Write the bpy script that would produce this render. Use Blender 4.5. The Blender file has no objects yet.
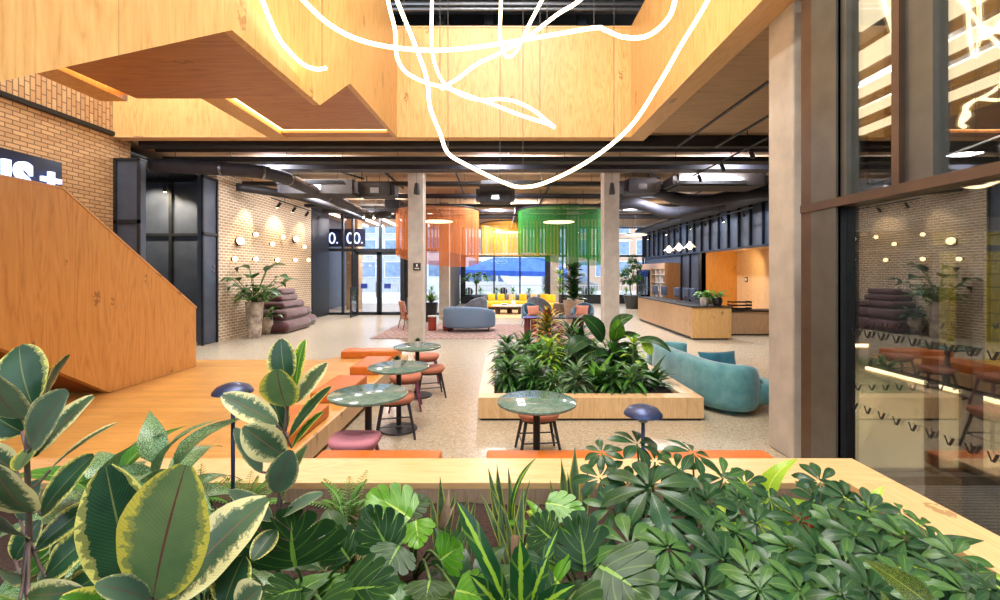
import bpy, math, random
from mathutils import Vector, Matrix, noise as mnoise
SC = bpy.context.scene
COL = SC.collection
PI = math.pi
def V(*a): return Vector(a)

# ---------------------------------------------------------------- mesh builder
class MB:
    def __init__(s): s.v = []; s.f = []; s.uv = {}
    def add(s, vs, fs):
        o = len(s.v); s.v += [tuple(v) for v in vs]; s.f += [tuple(i + o for i in f) for f in fs]; return s
    def box(s, x0, x1, y0, y1, z0, z1):
        vs = [(x, y, z) for z in (z0, z1) for y in (y0, y1) for x in (x0, x1)]
        return s.add(vs, [(0,2,3,1),(4,5,7,6),(0,1,5,4),(2,6,7,3),(0,4,6,2),(1,3,7,5)])
    def obox(s, c, size, rx=0, ry=0, rz=0):
        m = Matrix.Translation(c) @ (Matrix.Rotation(rz,4,'Z') @ Matrix.Rotation(ry,4,'Y') @ Matrix.Rotation(rx,4,'X'))
        a, b, d = size[0]/2, size[1]/2, size[2]/2
        vs = [m @ V(x, y, z) for z in (-d, d) for y in (-b, b) for x in (-a, a)]
        return s.add(vs, [(0,2,3,1),(4,5,7,6),(0,1,5,4),(2,6,7,3),(0,4,6,2),(1,3,7,5)])
    def rbox(s, c, size, r=.03, n=3, rx=0, ry=0, rz=0, puff=0):
        # rounded box: sphere-ised cube grid
        m = Matrix.Translation(c) @ (Matrix.Rotation(rz,4,'Z') @ Matrix.Rotation(ry,4,'Y') @ Matrix.Rotation(rx,4,'X'))
        h = [size[0]/2, size[1]/2, size[2]/2]
        r = min(r, *h)
        def ticks(L):
            t = [-L + r*(1-math.cos(k*PI/2/n)) for k in range(n+1)]
            mid = [-(L-r) + 2*(L-r)*q/4 for q in (1,2,3)]
            return t + mid + [-q for q in reversed(t)]
        T = [ticks(L) for L in h]; N = len(T[0])
        idx = {}; vs = []; fs = []
        def vert(i, j, k):
            key = (i, j, k)
            if key in idx: return idx[key]
            p = V(T[0][i], T[1][j], T[2][k])
            q = V(*[max(-(h[a]-r), min(h[a]-r, p[a])) for a in range(3)])
            d = p - q
            if d.length > 1e-9: p = q + d.normalized()*r
            if puff:
                fx = 1-(p.x/h[0])**2; fy = 1-(p.y/h[1])**2
                p.z += puff*math.copysign(1, p.z)*max(0,fx)*max(0,fy)*(1 if abs(p.z) > h[2]*.3 else 0)
            idx[key] = len(vs); vs.append(m @ p); return idx[key]
        for a in range(3):
            b, c2 = (a+1) % 3, (a+2) % 3
            for side in (0, N-1):
                for i in range(N-1):
                    for j in range(N-1):
                        q = []
                        for (u, w) in ((i,j),(i+1,j),(i+1,j+1),(i,j+1)):
                            k = [0,0,0]; k[a] = side; k[b] = u; k[c2] = w; q.append(vert(*k))
                        fs.append(tuple(q) if side else tuple(reversed(q)))
        return s.add(vs, fs)
    def prism(s, poly, lo, hi, axis='z'):
        # poly in the other two axes: z:(x,y)  x:(y,z)  y:(x,z)
        def mk(p, t):
            return (p[0],p[1],t) if axis == 'z' else ((t,p[0],p[1]) if axis == 'x' else (p[0],t,p[1]))
        n = len(poly)
        vs = [mk(p, lo) for p in poly] + [mk(p, hi) for p in poly]
        fs = [tuple(range(n-1,-1,-1)), tuple(range(n, 2*n))] + [(i,(i+1)%n,n+(i+1)%n,n+i) for i in range(n)]
        return s.add(vs, fs)
    def tube(s, pts, r, n=8, caps=True, flat=1.0):
        pts = [V(*p) for p in pts]; m = len(pts)
        if not isinstance(r, (list, tuple)): r = [r]*m
        vs = []; fs = []; prev = None
        for i, p in enumerate(pts):
            t = (pts[min(i+1,m-1)] - pts[max(i-1,0)])
            t = t.normalized() if t.length > 1e-9 else V(0,0,1)
            if prev is None:
                a = V(0,0,1) if abs(t.z) < .9 else V(1,0,0)
                u = t.cross(a).normalized()
            else:
                u = prev - t*prev.dot(t)
                u = u.normalized() if u.length > 1e-6 else t.orthogonal().normalized()
            prev = u; w = t.cross(u)
            for k in range(n):
                an = 2*PI*k/n
                vs.append(p + (u*math.cos(an) + w*math.sin(an)*flat)*r[i])
        for i in range(m-1):
            for k in range(n):
                fs.append((i*n+k, i*n+(k+1)%n, (i+1)*n+(k+1)%n, (i+1)*n+k))
        if caps: fs += [tuple(range(n-1,-1,-1)), tuple((m-1)*n+k for k in range(n))]
        return s.add(vs, fs)
    def cyl(s, p0, p1, r0, r1=None, n=16): return s.tube([p0, p1], [r0, r0 if r1 is None else r1], n)
    def lathe(s, prof, n=24, c=(0,0,0), sx=1, sy=1):
        vs = []; fs = []; m = len(prof)
        for (r, z) in prof:
            for k in range(n):
                a = 2*PI*k/n; vs.append((c[0]+r*math.cos(a)*sx, c[1]+r*math.sin(a)*sy, c[2]+z))
        for i in range(m-1):
            for k in range(n): fs.append((i*n+k, i*n+(k+1)%n, (i+1)*n+(k+1)%n, (i+1)*n+k))
        if prof[0][0] > 1e-4: fs.append(tuple(range(n-1,-1,-1)))
        if prof[-1][0] > 1e-4: fs.append(tuple((m-1)*n+k for k in range(n)))
        return s.add(vs, fs)
    def ball(s, c, r, n=12, sz=1):
        m = max(6, n//2)
        return s.lathe([(max(1e-5, r*math.sin(PI*i/m)), -r*sz*math.cos(PI*i/m)) for i in range(m+1)], n, c)
    def leaf(s, b, t, w, up=(0,0,1), bow=.1, fold=.25, curl=0, shape='ellip', nl=8, na=4, wave=0, tipdrop=0, twist=0):
        """blade from base b to tip t, width w; up = hint of the face normal; uv u across, v along"""
        b = V(*b); t = V(*t); ax = t-b; L = ax.length
        if L < 1e-6: return s
        a = ax/L; up = V(*up); side = a.cross(up)
        if side.length < 1e-4: side = a.orthogonal()
        side.normalize(); nrm = side.cross(a).normalized()
        o = len(s.v); ph = random.random()*6
        for i in range(nl+1):
            v = i/nl
            if shape == 'ellip': f = math.sin(PI*min(1, v*.965+.02))**.58
            elif shape == 'ovate': f = math.sin(PI*v**.72*.985+.02)**.85
            elif shape == 'obov': f = math.sin(PI*(v**1.35)*.985+.02)**.8
            elif shape == 'lance': f = (math.sin(PI*v**.6*.99+.01))**1.1
            elif shape == 'strap': f = min(1, (v*7+.35))*min(1, ((1-v)*3.2))**.8
            elif shape == 'sword': f = (.7+.3*math.sin(PI*v))*min(1, ((1-v)*3.0))**.9
            elif shape == 'heart': f = (1-v)**.62*min(1, .55+v*4)*1.05
            else: f = math.sin(PI*v)
            f = max(.02, f)
            c = b + a*L*v + nrm*(bow*L*4*v*(1-v)) - nrm*(tipdrop*L*v*v)
            if twist:
                sd = Matrix.Rotation(twist*v, 3, a) @ side; nn = Matrix.Rotation(twist*v, 3, a) @ nrm
            else: sd, nn = side, nrm
            for j in range(na+1):
                u = -1 + 2*j/na
                hgt = abs(u)*fold*f*w*.5 - curl*(u*u)*f*w*.5
                wv = wave*w*math.sin(v*17+ph+(2.2 if u > 0 else 0))*abs(u)
                s.v.append(tuple(c + sd*(u*f*w*.5) + nn*(hgt+wv)))
                s.uv[len(s.v)-1] = (.5+.5*u, v)
        for i in range(nl):
            for j in range(na):
                p = o + i*(na+1)+j
                s.f.append((p, p+1, p+na+2, p+na+1))
        return s
    def build(s, name, mat=None, parent=None, smooth=None, bevel=0, loc=None, mats=None):
        me = bpy.data.meshes.new(name); me.from_pydata(s.v, [], s.f); me.update()
        if s.uv:
            ul = me.uv_layers.new(name='UVMap'); n = len(me.loops)
            vi = [0]*n; me.loops.foreach_get('vertex_index', vi)
            fl = []
            for i in vi: fl += s.uv.get(i, (.5,.5))
            ul.data.foreach_set('uv', fl)
        if smooth:
            me.polygons.foreach_set('use_smooth', [True]*len(me.polygons))
            if smooth is not True: me.set_sharp_from_angle(angle=math.radians(smooth))
        if mat: me.materials.append(mat)
        o = bpy.data.objects.new(name, me); COL.objects.link(o)
        if parent: o.parent = parent
        if loc: o.location = loc
        if bevel:
            b = o.modifiers.new('bev', 'BEVEL'); b.width = bevel; b.segments = 3; b.limit_method = 'ANGLE'
        return o

def tag(o, label=None, cat=None, group=None, kind=None):
    if label: o['label'] = label
    if cat: o['category'] = cat
    if group: o['group'] = group
    if kind: o['kind'] = kind
    return o
def thing(name, label, cat, loc=(0,0,0), rz=0, group=None):
    o = bpy.data.objects.new(name, None); COL.objects.link(o); o.location = loc; o.rotation_euler = (0,0,rz)
    o.empty_display_size = .1
    return tag(o, label, cat, group)
def struct(name, mb, m, **k):
    o = mb.build(name, m, **k); o['kind'] = 'structure'; return o
KIDS = {}
def dup(root, loc=None, rz=None, label=None, group=None, scale=None):
    r = root.copy(); COL.objects.link(r)
    if loc is not None: r.location = loc
    if rz is not None: r.rotation_euler = (0,0,rz)
    if scale: r.scale = (scale,)*3
    if label: r['label'] = label
    if group: r['group'] = group
    def rec(src, dst):
        for ch in list(src.children):
            c = ch.copy(); COL.objects.link(c); c.parent = dst; rec(ch, c)
    rec(root, r)
    return r
def ease(pts, n=8):
    """Catmull-Rom through points"""
    pts = [V(*p) for p in pts]; out = []
    for i in range(len(pts)-1):
        p0 = pts[max(i-1,0)]; p1 = pts[i]; p2 = pts[i+1]; p3 = pts[min(i+2,len(pts)-1)]
        for k in range(n):
            t = k/n
            out.append(.5*((2*p1)+(p2-p0)*t+(2*p0-5*p1+4*p2-p3)*t*t+(3*p1-p0-3*p2+p3)*t**3))
    out.append(pts[-1]); return out
EYE = 1.9; F = 450.0; HY = 273.0
def W(px, py, d): return V((px-500)/F*d, d, EYE-(py-HY)/F*d)

# ---------------------------------------------------------------- materials
def srgb(r, g, b):
    f = lambda c: (c/255/12.92) if c/255 <= .04045 else ((c/255+.055)/1.055)**2.4
    return (f(r), f(g), f(b), 1)
class NT:
    def __init__(s, name):
        s.m = bpy.data.materials.new(name); s.m.use_nodes = True; s.t = s.m.node_tree
        s.n = s.t.nodes; s.l = s.t.links
        s.b = s.n['Principled BSDF']; s.out = s.n['Material Output']
    def node(s, t, **k):
        n = s.n.new(t)
        for a, b in k.items(): setattr(n, a, b)
        return n
    def link(s, a, b): s.l.new(a, b)
    def math(s, op, a, b=None, c=None, clamp=False):
        n = s.node('ShaderNodeMath', operation=op, use_clamp=clamp)
        for i, x in enumerate((a, b, c)):
            if x is None: continue
            if isinstance(x, (int, float)): n.inputs[i].default_value = x
            else: s.link(x, n.inputs[i])
        return n.outputs[0]
    def mix(s, fac, a, b, blend='MIX'):
        n = s.node('ShaderNodeMix', data_type='RGBA', blend_type=blend)
        for i, x in ((0, fac), (6, a), (7, b)):
            if isinstance(x, (int, float)): n.inputs[i].default_value = x
            elif isinstance(x, tuple): n.inputs[i].default_value = x
            else: s.link(x, n.inputs[i])
        return n.outputs[2]
    def ramp(s, fac, stops):
        n = s.node('ShaderNodeValToRGB'); e = n.color_ramp.elements
        e[0].position, e[0].color = stops[0]; e[1].position, e[1].color = stops[-1]
        for p, c in stops[1:-1]:
            q = e.new(p); q.color = c
        s.link(fac, n.inputs[0]); return n.outputs[0]
    def coord(s, which='Object', scale=(1,1,1), rot=(0,0,0)):
        tc = s.node('ShaderNodeTexCoord'); mp = s.node('ShaderNodeMapping')
        mp.inputs['Scale'].default_value = scale; mp.inputs['Rotation'].default_value = rot
        s.link(tc.outputs[which], mp.inputs[0]); return mp.outputs[0]
    def noise(s, vec, scale=5, detail=3, rough=.55, dist=0):
        n = s.node('ShaderNodeTexNoise'); n.inputs['Scale'].default_value = scale
        n.inputs['Detail'].default_value = detail; n.inputs['Roughness'].default_value = rough
        n.inputs['Distortion'].default_value = dist
        if vec: s.link(vec, n.inputs['Vector'])
        return n.outputs[0]
    def bump(s, h, strength=.3, dist=.01):
        n = s.node('ShaderNodeBump'); n.inputs['Strength'].default_value = strength; n.inputs['Distance'].default_value = dist
        s.link(h, n.inputs['Height']); s.link(n.outputs[0], s.b.inputs['Normal'])
    def set(s, **k):
        for a, b in k.items():
            i = s.b.inputs[a.replace('_', ' ')]
            if isinstance(b, (int, float, tuple)): i.default_value = b
            else: s.link(b, i)
        return s
C0 = (0,0,0,1); C1 = (1,1,1,1)
def pm(name, c1, c2=None, scale=8, rough=.5, metal=0, bump=0, stretch=(1,1,1), detail=3, coat=0, spec=.5):
    t = NT(name)
    if c2 is None: c2 = tuple(x*.8 for x in c1[:3])+(1,)
    n = t.noise(t.coord('Object', stretch), scale, detail)
    t.set(Base_Color=t.ramp(n, [(.3, c1), (.7, c2)]), Roughness=rough, Metallic=metal)
    t.b.inputs['Coat Weight'].default_value = coat
    t.b.inputs['Specular IOR Level'].default_value = spec
    if bump: t.bump(n, bump)
    return t.m
def emat(name, col, strength):
    t = NT(name); t.set(Base_Color=col, Emission_Color=col, Emission_Strength=strength); return t.m
def wood(name, light, dark, grain='z', panel=None, panel_axis='x', rough=.4, knots=True, gs=1.0, plank=None):
    t = NT(name)
    sc = {'x': (.12,1,1), 'y': (1,.12,1), 'z': (1,1,.12)}[grain]
    v = t.coord('Object', tuple(a*gs for a in sc))
    big = t.noise(v, 3.2, 2, .5, 1.2)
    fine = t.noise(v, 34, 4, .6, .4)
    wv = t.math('FRACT', t.math('MULTIPLY', big, 9.0))
    wv = t.math('ABSOLUTE', t.math('SUBTRACT', wv, .5))
    f = t.math('ADD', t.math('MULTIPLY', wv, .55), t.math('MULTIPLY', fine, .75))
    col = t.ramp(f, [(.22, dark), (.42, tuple((a*.45+b*.55) for a, b in zip(dark, light))), (.75, light)])
    if knots:
        kv = t.coord('Object', {'x': (.45,1,1), 'y': (1,.45,1), 'z': (1,1,.45)}[grain])
        vo = t.node('ShaderNodeTexVoronoi'); vo.inputs['Scale'].default_value = 2.6*gs; t.link(kv, vo.inputs['Vector'])
        pres = t.noise(t.coord('Object'), 1.3, 1)
        rad = t.math('MULTIPLY', t.math('SUBTRACT', pres, .36), .62)
        wob = t.math('MULTIPLY', t.math('SUBTRACT', t.noise(t.coord('Object'), 26, 2), .5), .16)
        k = t.math('LESS_THAN', t.math('ADD', vo.outputs['Distance'], wob), rad)
        k2 = t.math('MULTIPLY', k, t.math('GREATER_THAN', t.noise(t.coord('Object'), 22, 3), .47))
        col = t.mix(t.math('MULTIPLY', k2, .7), col, tuple(x*.42 for x in dark[:3])+(1,))
    sep = t.node('ShaderNodeSeparateXYZ'); t.link(t.coord('Object'), sep.inputs[0])
    if plank:
        ax, wd, ln, along = plank
        a = t.math('DIVIDE', sep.outputs['XYZ'.index(ax.upper())], wd)
        row = t.math('FLOOR', a)
        b = t.math('ADD', t.math('DIVIDE', sep.outputs['XYZ'.index(along.upper())], ln), t.math('MULTIPLY', row, .37))
        cell = t.node('ShaderNodeTexWhiteNoise', noise_dimensions='2D'); cb = t.node('ShaderNodeCombineXYZ')
        t.link(row, cb.inputs[0]); t.link(t.math('FLOOR', b), cb.inputs[1]); t.link(cb.outputs[0], cell.inputs['Vector'])
        col = t.mix(t.math('MULTIPLY', cell.outputs['Value'], .32), col, tuple(x*.62 for x in dark[:3])+(1,))
        s1 = t.math('LESS_THAN', t.math('FRACT', a), .02); s2 = t.math('LESS_THAN', t.math('FRACT', b), .003)
        col = t.mix(t.math('MULTIPLY', t.math('MAXIMUM', s1, s2), .5), col, tuple(x*.3 for x in dark[:3])+(1,))
    if panel:
        a = t.math('DIVIDE', sep.outputs['XYZ'.index(panel_axis.upper())], panel)
        cell = t.node('ShaderNodeTexWhiteNoise', noise_dimensions='1D'); t.link(t.math('FLOOR', a), cell.inputs['W'])
        col = t.mix(t.math('MULTIPLY', cell.outputs['Value'], .22), col, tuple(x*.8 for x in dark[:3])+(1,))
        col = t.mix(t.math('MULTIPLY', t.math('LESS_THAN', t.math('FRACT', a), .006/panel), .45), col, tuple(x*.3 for x in dark[:3])+(1,))
    t.set(Base_Color=col, Roughness=rough); t.bump(fine, .06, .003)
    return t.m
def brick(name, plane, c1, c2, mortar, bw=.215, bh=.065, ms=.012, vert=False, rough=.8):
    t = NT(name)
    sep = t.node('ShaderNodeSeparateXYZ'); t.link(t.coord('Object'), sep.inputs[0])
    cb = t.node('ShaderNodeCombineXYZ')
    a, b = (('Y','Z') if plane == 'x' else ('X','Z'))
    if vert: a, b = b, a
    t.link(sep.outputs['XYZ'.index(a)], cb.inputs[0]); t.link(sep.outputs['XYZ'.index(b)], cb.inputs[1])
    br = t.node('ShaderNodeTexBrick'); t.link(cb.outputs[0], br.inputs['Vector'])
    br.inputs['Scale'].default_value = 1; br.inputs['Brick Width'].default_value = bw; br.inputs['Row Height'].default_value = bh
    br.inputs['Mortar Size'].default_value = ms; br.inputs['Mortar Smooth'].default_value = .1
    br.inputs['Color1'].default_value = c1; br.inputs['Color2'].default_value = c2; br.inputs['Mortar'].default_value = mortar
    n = t.noise(t.coord('Object'), 30, 3)
    col = t.mix(t.math('MULTIPLY', n, .35), br.outputs['Color'], tuple(x*.6 for x in c2[:3])+(1,))
    t.set(Base_Color=col, Roughness=rough)
    t.bump(t.math('SUBTRACT', 1, br.outputs['Fac']), .5, .01)
    return t.m
def glass(name, tint=(1,1,1,1), refl=1.0, rough=0.0):
    t = NT(name); t.n.remove(t.b)
    tr = t.node('ShaderNodeBsdfTransparent'); tr.inputs[0].default_value = tint
    gl = t.node('ShaderNodeBsdfGlossy'); gl.inputs['Roughness'].default_value = rough
    fr = t.node('ShaderNodeFresnel'); fr.inputs[0].default_value = 1.5
    mx = t.node('ShaderNodeMixShader')
    t.link(t.math('MULTIPLY', fr.outputs[0], refl, clamp=True), mx.inputs[0])
    t.link(tr.outputs[0], mx.inputs[1]); t.link(gl.outputs[0], mx.inputs[2]); t.link(mx.outputs[0], t.out.inputs[0])
    return t.m
M = {}
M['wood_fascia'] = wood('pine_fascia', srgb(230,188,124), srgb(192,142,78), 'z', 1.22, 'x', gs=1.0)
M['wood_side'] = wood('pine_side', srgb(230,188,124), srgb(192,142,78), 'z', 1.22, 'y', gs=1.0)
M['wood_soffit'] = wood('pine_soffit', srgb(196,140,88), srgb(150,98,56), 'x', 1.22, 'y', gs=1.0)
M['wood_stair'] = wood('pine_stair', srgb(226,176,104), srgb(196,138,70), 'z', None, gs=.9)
M['wood_bench'] = wood('birch_bench', srgb(226,190,142), srgb(198,156,106), 'z', 1.2, 'x', gs=1.6)
M['wood_rim'] = wood('pine_rim', srgb(226,184,132), srgb(204,156,100), 'x', gs=1.2, rough=.35)
M['wood_rim_y'] = wood('pine_rim_long', srgb(226,184,132), srgb(204,156,100), 'y', gs=1.2, rough=.35)
M['wood_deck'] = wood('oak_deck', srgb(220,168,92), srgb(188,130,62), 'x', gs=1.1, plank=('y', .14, 1.9, 'x'), rough=.32, knots=False)
M['wood_desk'] = wood('birch_desk', srgb(214,178,138), srgb(180,140,102), 'z', .6, 'y', gs=1.6)
M['wood_desk_front'] = wood('birch_desk_front', srgb(226,184,122), srgb(196,146,84), 'z', None, gs=1.6)
M['wood_recess'] = wood('osb_recess', srgb(206,142,62), srgb(160,98,34), 'z', .9, 'x', gs=1.5)
M['wood_pale'] = wood('pale_veneer', srgb(222,184,140), srgb(190,148,106), 'z', .9, 'y', gs=1.5)
M['wood_shelf'] = wood('shelf_side', srgb(164,112,66), srgb(124,80,42), 'z', None, gs=1.6)
M['wood_inner'] = wood('grey_inner', srgb(178,152,128), srgb(138,114,94), 'z', .9, 'x', gs=1.6, knots=False)
M['brick_tan'] = brick('brick_tan', 'x', srgb(214,172,122), srgb(190,146,100), srgb(120,92,66), .225, .075, .010)
M['brick_soldier'] = brick('brick_soldier', 'x', srgb(214,172,122), srgb(190,146,100), srgb(112,84,60), .225, .09, .010, vert=True)
M['brick_pale'] = brick('brick_pale', 'x', srgb(184,156,126), srgb(160,132,104), srgb(232,218,192), .225, .082, .014)
M['brick_dark'] = brick('brick_dark', 'y', srgb(92,72,58), srgb(74,58,46), srgb(46,38,32), .225, .082, .012)
M['concrete'] = pm('column_concrete', srgb(184,174,162), srgb(162,152,142), 3.5, .75, bump=.1, detail=8)
M['ceiling'] = wood('board_ceiling', srgb(206,176,146), srgb(180,148,118), 'x', 1.2, 'y', gs=.8, rough=.8, knots=False)
M['black'] = pm('black_metal', srgb(40,42,46), srgb(30,32,36), 6, .45, .3)
M['bluegrey'] = pm('dark_blue_grey_panel', srgb(74,82,96), srgb(62,70,84), 3, .45, .2)
M['darkgrey'] = pm('dark_grey_metal', srgb(70,72,74), srgb(56,58,62), 4, .4, .4)
M['duct'] = pm('dark_duct', srgb(62,62,72), srgb(50,50,60), 5, .6, .1)
M['duct_dark'] = pm('matt_black_duct', srgb(36,34,38), srgb(28,27,30), 5, .65, .0)
M['bronze'] = pm('bronze_frame', srgb(94,72,56), srgb(78,58,46), 4, .4, .4)
M['pewter'] = pm('pewter_panel', srgb(96,92,84), srgb(82,78,72), 4, .4, .4)
M['navy'] = pm('navy_lamp_metal', srgb(62,72,104), srgb(46,56,90), 9, .35, .5)
M['orange'] = pm('orange_leather', srgb(196,108,34), srgb(182,94,26), 14, .45, bump=.05)
M['orange_seat'] = pm('orange_seat_leather', srgb(200,106,24), srgb(188,94,18), 14, .45)
M['pink'] = pm('pink_fabric', srgb(200,136,148), srgb(168,104,120), 160, .9, bump=.2)
M['salmon'] = pm('salmon_fabric', srgb(190,122,98), srgb(166,100,80), 120, .9, bump=.2)
M['plum'] = pm('plum_painted_wood', srgb(128,68,96), srgb(108,54,80), 9, .5)
M['stoolblack'] = pm('black_stool_leg', srgb(38,42,50), srgb(30,32,38), 9, .45)
def marble(name, a, b, vein):
    t = NT(name); v = t.coord('Object')
    n = t.noise(v, 9, 8, .7, 1.5); n2 = t.noise(v, 60, 4)
    f = t.math('ADD', t.math('MULTIPLY', n, .7), t.math('MULTIPLY', n2, .3))
    vo = t.node('ShaderNodeTexVoronoi', feature='DISTANCE_TO_EDGE'); vo.inputs['Scale'].default_value = 7
    wv = t.node('ShaderNodeMix', data_type='VECTOR'); wv.inputs[0].default_value = .12
    nn = t.node('ShaderNodeTexNoise'); nn.inputs['Scale'].default_value = 5; t.link(v, nn.inputs['Vector'])
    t.link(v, wv.inputs[4]); t.link(nn.outputs['Color'], wv.inputs[5]); t.link(wv.outputs[1], vo.inputs['Vector'])
    vf = t.math('MULTIPLY', t.math('LESS_THAN', vo.outputs['Distance'], .02), .16)
    t.set(Base_Color=t.mix(vf, t.ramp(f, [(.35, a), (.65, b)]), vein), Roughness=.12); return t.m
M['marble'] = marble('green_marble', srgb(74,102,92), srgb(120,144,132), srgb(150,172,160))
def terrazzo():
    t = NT('terrazzo'); v = t.coord('Object')
    vo = t.node('ShaderNodeTexVoronoi'); vo.inputs['Scale'].default_value = 55; t.link(v, vo.inputs['Vector'])
    vo2 = t.node('ShaderNodeTexVoronoi'); vo2.inputs['Scale'].default_value = 120; t.link(v, vo2.inputs['Vector'])
    s = t.node('ShaderNodeSeparateColor'); t.link(vo.outputs['Color'], s.inputs[0])
    s2 = t.node('ShaderNodeSeparateColor'); t.link(vo2.outputs['Color'], s2.inputs[0])
    c = t.ramp(s.outputs[0], [(0, srgb(120,102,80)), (.25, srgb(188,174,148)), (.6, srgb(174,158,132)), (.85, srgb(158,140,114)), (1, srgb(206,198,182))])
    c = t.mix(.4, c, t.ramp(s2.outputs[1], [(0, srgb(104,92,76)), (.5, srgb(180,166,140)), (1, srgb(206,198,182))]))
    big = t.noise(v, .7, 3)
    c = t.mix(t.math('MULTIPLY', big, .25), c, srgb(164,152,132))
    sep = t.node('ShaderNodeSeparateXYZ'); t.link(v, sep.inputs[0])
    j = t.math('LESS_THAN', t.math('FRACT', t.math('DIVIDE', sep.outputs[1], 3.1)), .004)
    c = t.mix(t.math('MULTIPLY', j, .5), c, srgb(110,92,74))
    t.set(Base_Color=c, Roughness=.26); return t.m
M['terrazzo'] = terrazzo()
def ribbed(name, a, b, scale, axis):
    t = NT(name); sep = t.node('ShaderNodeSeparateXYZ'); t.link(t.coord('Object'), sep.inputs[0])
    f = t.math('PINGPONG', t.math('MULTIPLY', sep.outputs['XYZ'.index(axis)], scale), .5)
    t.set(Base_Color=t.ramp(f, [(.1, a), (.4, b)]), Roughness=.8); t.bump(f, .6, .01); return t.m
M['mat'] = ribbed('ribbed_entrance_mat', srgb(46,44,44), srgb(96,92,88), 22, 'Y')
M['led'] = emat('warm_led', srgb(255,205,140), 9)
M['led_floor'] = emat('floor_led', srgb(255,226,180), 5)
M['rope'] = emat('neon_rope', srgb(255,222,172), 8)
M['globe'] = emat('lamp_globe', srgb(255,222,170), 6)
M['spot'] = emat('spot_lens', srgb(255,214,150), 60)
M['neon'] = emat('blue_white_neon', srgb(200,214,255), 1.7)
M['soil'] = pm('dark_soil', srgb(64,42,34), srgb(30,20,18), 60, .95, bump=1)
M['clear'] = glass('clear_pane', refl=.5)
M['pane'] = glass('dark_reflective_pane', tint=(.93,.94,.92,1), refl=.5)
M['white'] = pm('white_ceramic', srgb(232,232,230), srgb(216,216,214), 6, .3)
M['steel'] = pm('brushed_steel', srgb(150,152,156), srgb(120,122,128), 20, .3, .9, stretch=(1,1,8))
# ================================================================= SETTING
ZC = 4.8
struct('floor', MB().box(-12, 13, -3, 28.2, -.12, 0), M['terrazzo'])
# raised timber deck left, with a tab at its far end
dk = MB().prism([(-7.79,3.17),(-1.88,3.17),(-1.88,9.1),(-3.1,9.1),(-3.3,8.5),(-7.79,8.5)], .06, .26)
deck = thing('timber_platform', 'raised orange-toned plank platform below the stair, its edge a low bench with leather cushions', 'platform', (0,0,0))
dk.build('deck', M['wood_deck'], deck)
MB().box(-1.90, -1.862, 3.17, 9.1, .06, .262).box(-3.1,-1.862,9.1,9.13,.06,.262).build('front_panel', wood('birch_front', srgb(222,184,140), srgb(186,146,104), 'z', 1.2, 'y', gs=1.6), deck)
MB().box(-7.7, -1.95, 3.2, 8.4, 0, .06).build('plinth', M['black'], deck)
# ceiling slabs around the void
struct('ceiling', MB().box(2.95, 13, -3, 9.3, ZC, ZC+.3).box(-12, 13, 9.35, 28.3, ZC, ZC+.3), M['ceiling'])
roof = MB().box(-12, 13, -3, 28.3, 9.3, 9.5); struct('ceiling_upper', roof, M['darkgrey'])
struct('floor_upper', MB().box(-8, 3, 9.32, 20, ZC+.3, ZC+.42), M['darkgrey'])
# far fascia with frame
f = thing('gallery_front_balustrade', 'tall knotty pine balustrade facing the camera across the far side of the void', 'balustrade', (0,9.05,4.63))
MB().box(-2.15, 2.63, 0.0, .25, 0, 2.22).build('front_panel', M['wood_fascia'], f)
MB().box(-2.15, 2.72, -.012, .30, 2.2, 2.235).build('capping', M['wood_rim'], f)
f = thing('gallery_side_balustrade', 'long pine balustrade running along the right side of the void above the concrete column', 'balustrade', (2.63,0,4.63))
MB().box(0, .32, -1, 9.3, .02, 2.22).build('side_panel', M['wood_side'], f)
MB().box(-.004, .33, -1, 9.3, 0, .02).build('soffit_strip', M['wood_rim_y'], f)
# zigzag stair parapet, plane X=-2.07
prof = [(1.0,2.10),(1.86,2.69),(3.476,3.777),(5.175,3.83),(6.21,4.52),(9.04,4.63),(9.04,6.85),(8.2,6.85),(6.2,8.0),(1.0,8.0)]
st = thing('upper_stair', 'pine clad upper stair with zigzag underside rising away along the left of the void', 'staircase', (0,0,0))
MB().prism(prof, -2.15, -2.07, 'x').build('parapet', M['wood_side'], st)
und = [(1.0,2.10),(3.476,3.777),(4.98,3.83),(4.98,4.0),(3.4,4.0),(1.0,2.4)]
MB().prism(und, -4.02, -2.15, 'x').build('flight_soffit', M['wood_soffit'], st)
MB().prism([(3.7,3.80),(4.98,3.80),(4.98,4.25),(3.7,4.25)], -4.42, -4.12, 'x').prism([(1.0,2.1),(3.7,3.80),(3.7,4.2),(1.0,2.5)], -4.42, -4.12, 'x').build('outer_parapet', M['wood_side'], st)
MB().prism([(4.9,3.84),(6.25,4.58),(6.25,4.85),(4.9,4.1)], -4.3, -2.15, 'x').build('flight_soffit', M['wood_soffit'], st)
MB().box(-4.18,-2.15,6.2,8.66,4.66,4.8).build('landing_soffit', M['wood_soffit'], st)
MB().box(-4.62,-4.26,6.0,9.04,4.60,5.4).build('outer_parapet', M['wood_side'], st)
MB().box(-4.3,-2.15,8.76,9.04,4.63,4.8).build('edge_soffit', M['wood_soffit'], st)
MB().prism([(1.6,2.62),(3.6,3.96),(4.85,3.96),(4.85,3.93),(3.6,3.90),(1.6,2.56)], -4.11, -4.03, 'x').build('led_strip', M['led'], st)
MB().box(-4.25,-4.19,6.5,8.7,4.68,4.73).box(-4.25,-2.2,8.67,8.75,4.68,4.73).build('led_strip', M['led'], st)
f = thing('gallery_rear_fascia', 'lower pine fascia continuing left behind the upper stair to the brick wall', 'fascia', (0,9.06,4.63))
MB().box(-7.8, -2.15, 0, .22, .03, 1.1).build('front_panel', M['wood_fascia'], f)
MB().box(-7.8, -2.15, -.01, .24, 0, .03).build('soffit_strip', M['wood_rim'], f)
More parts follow.
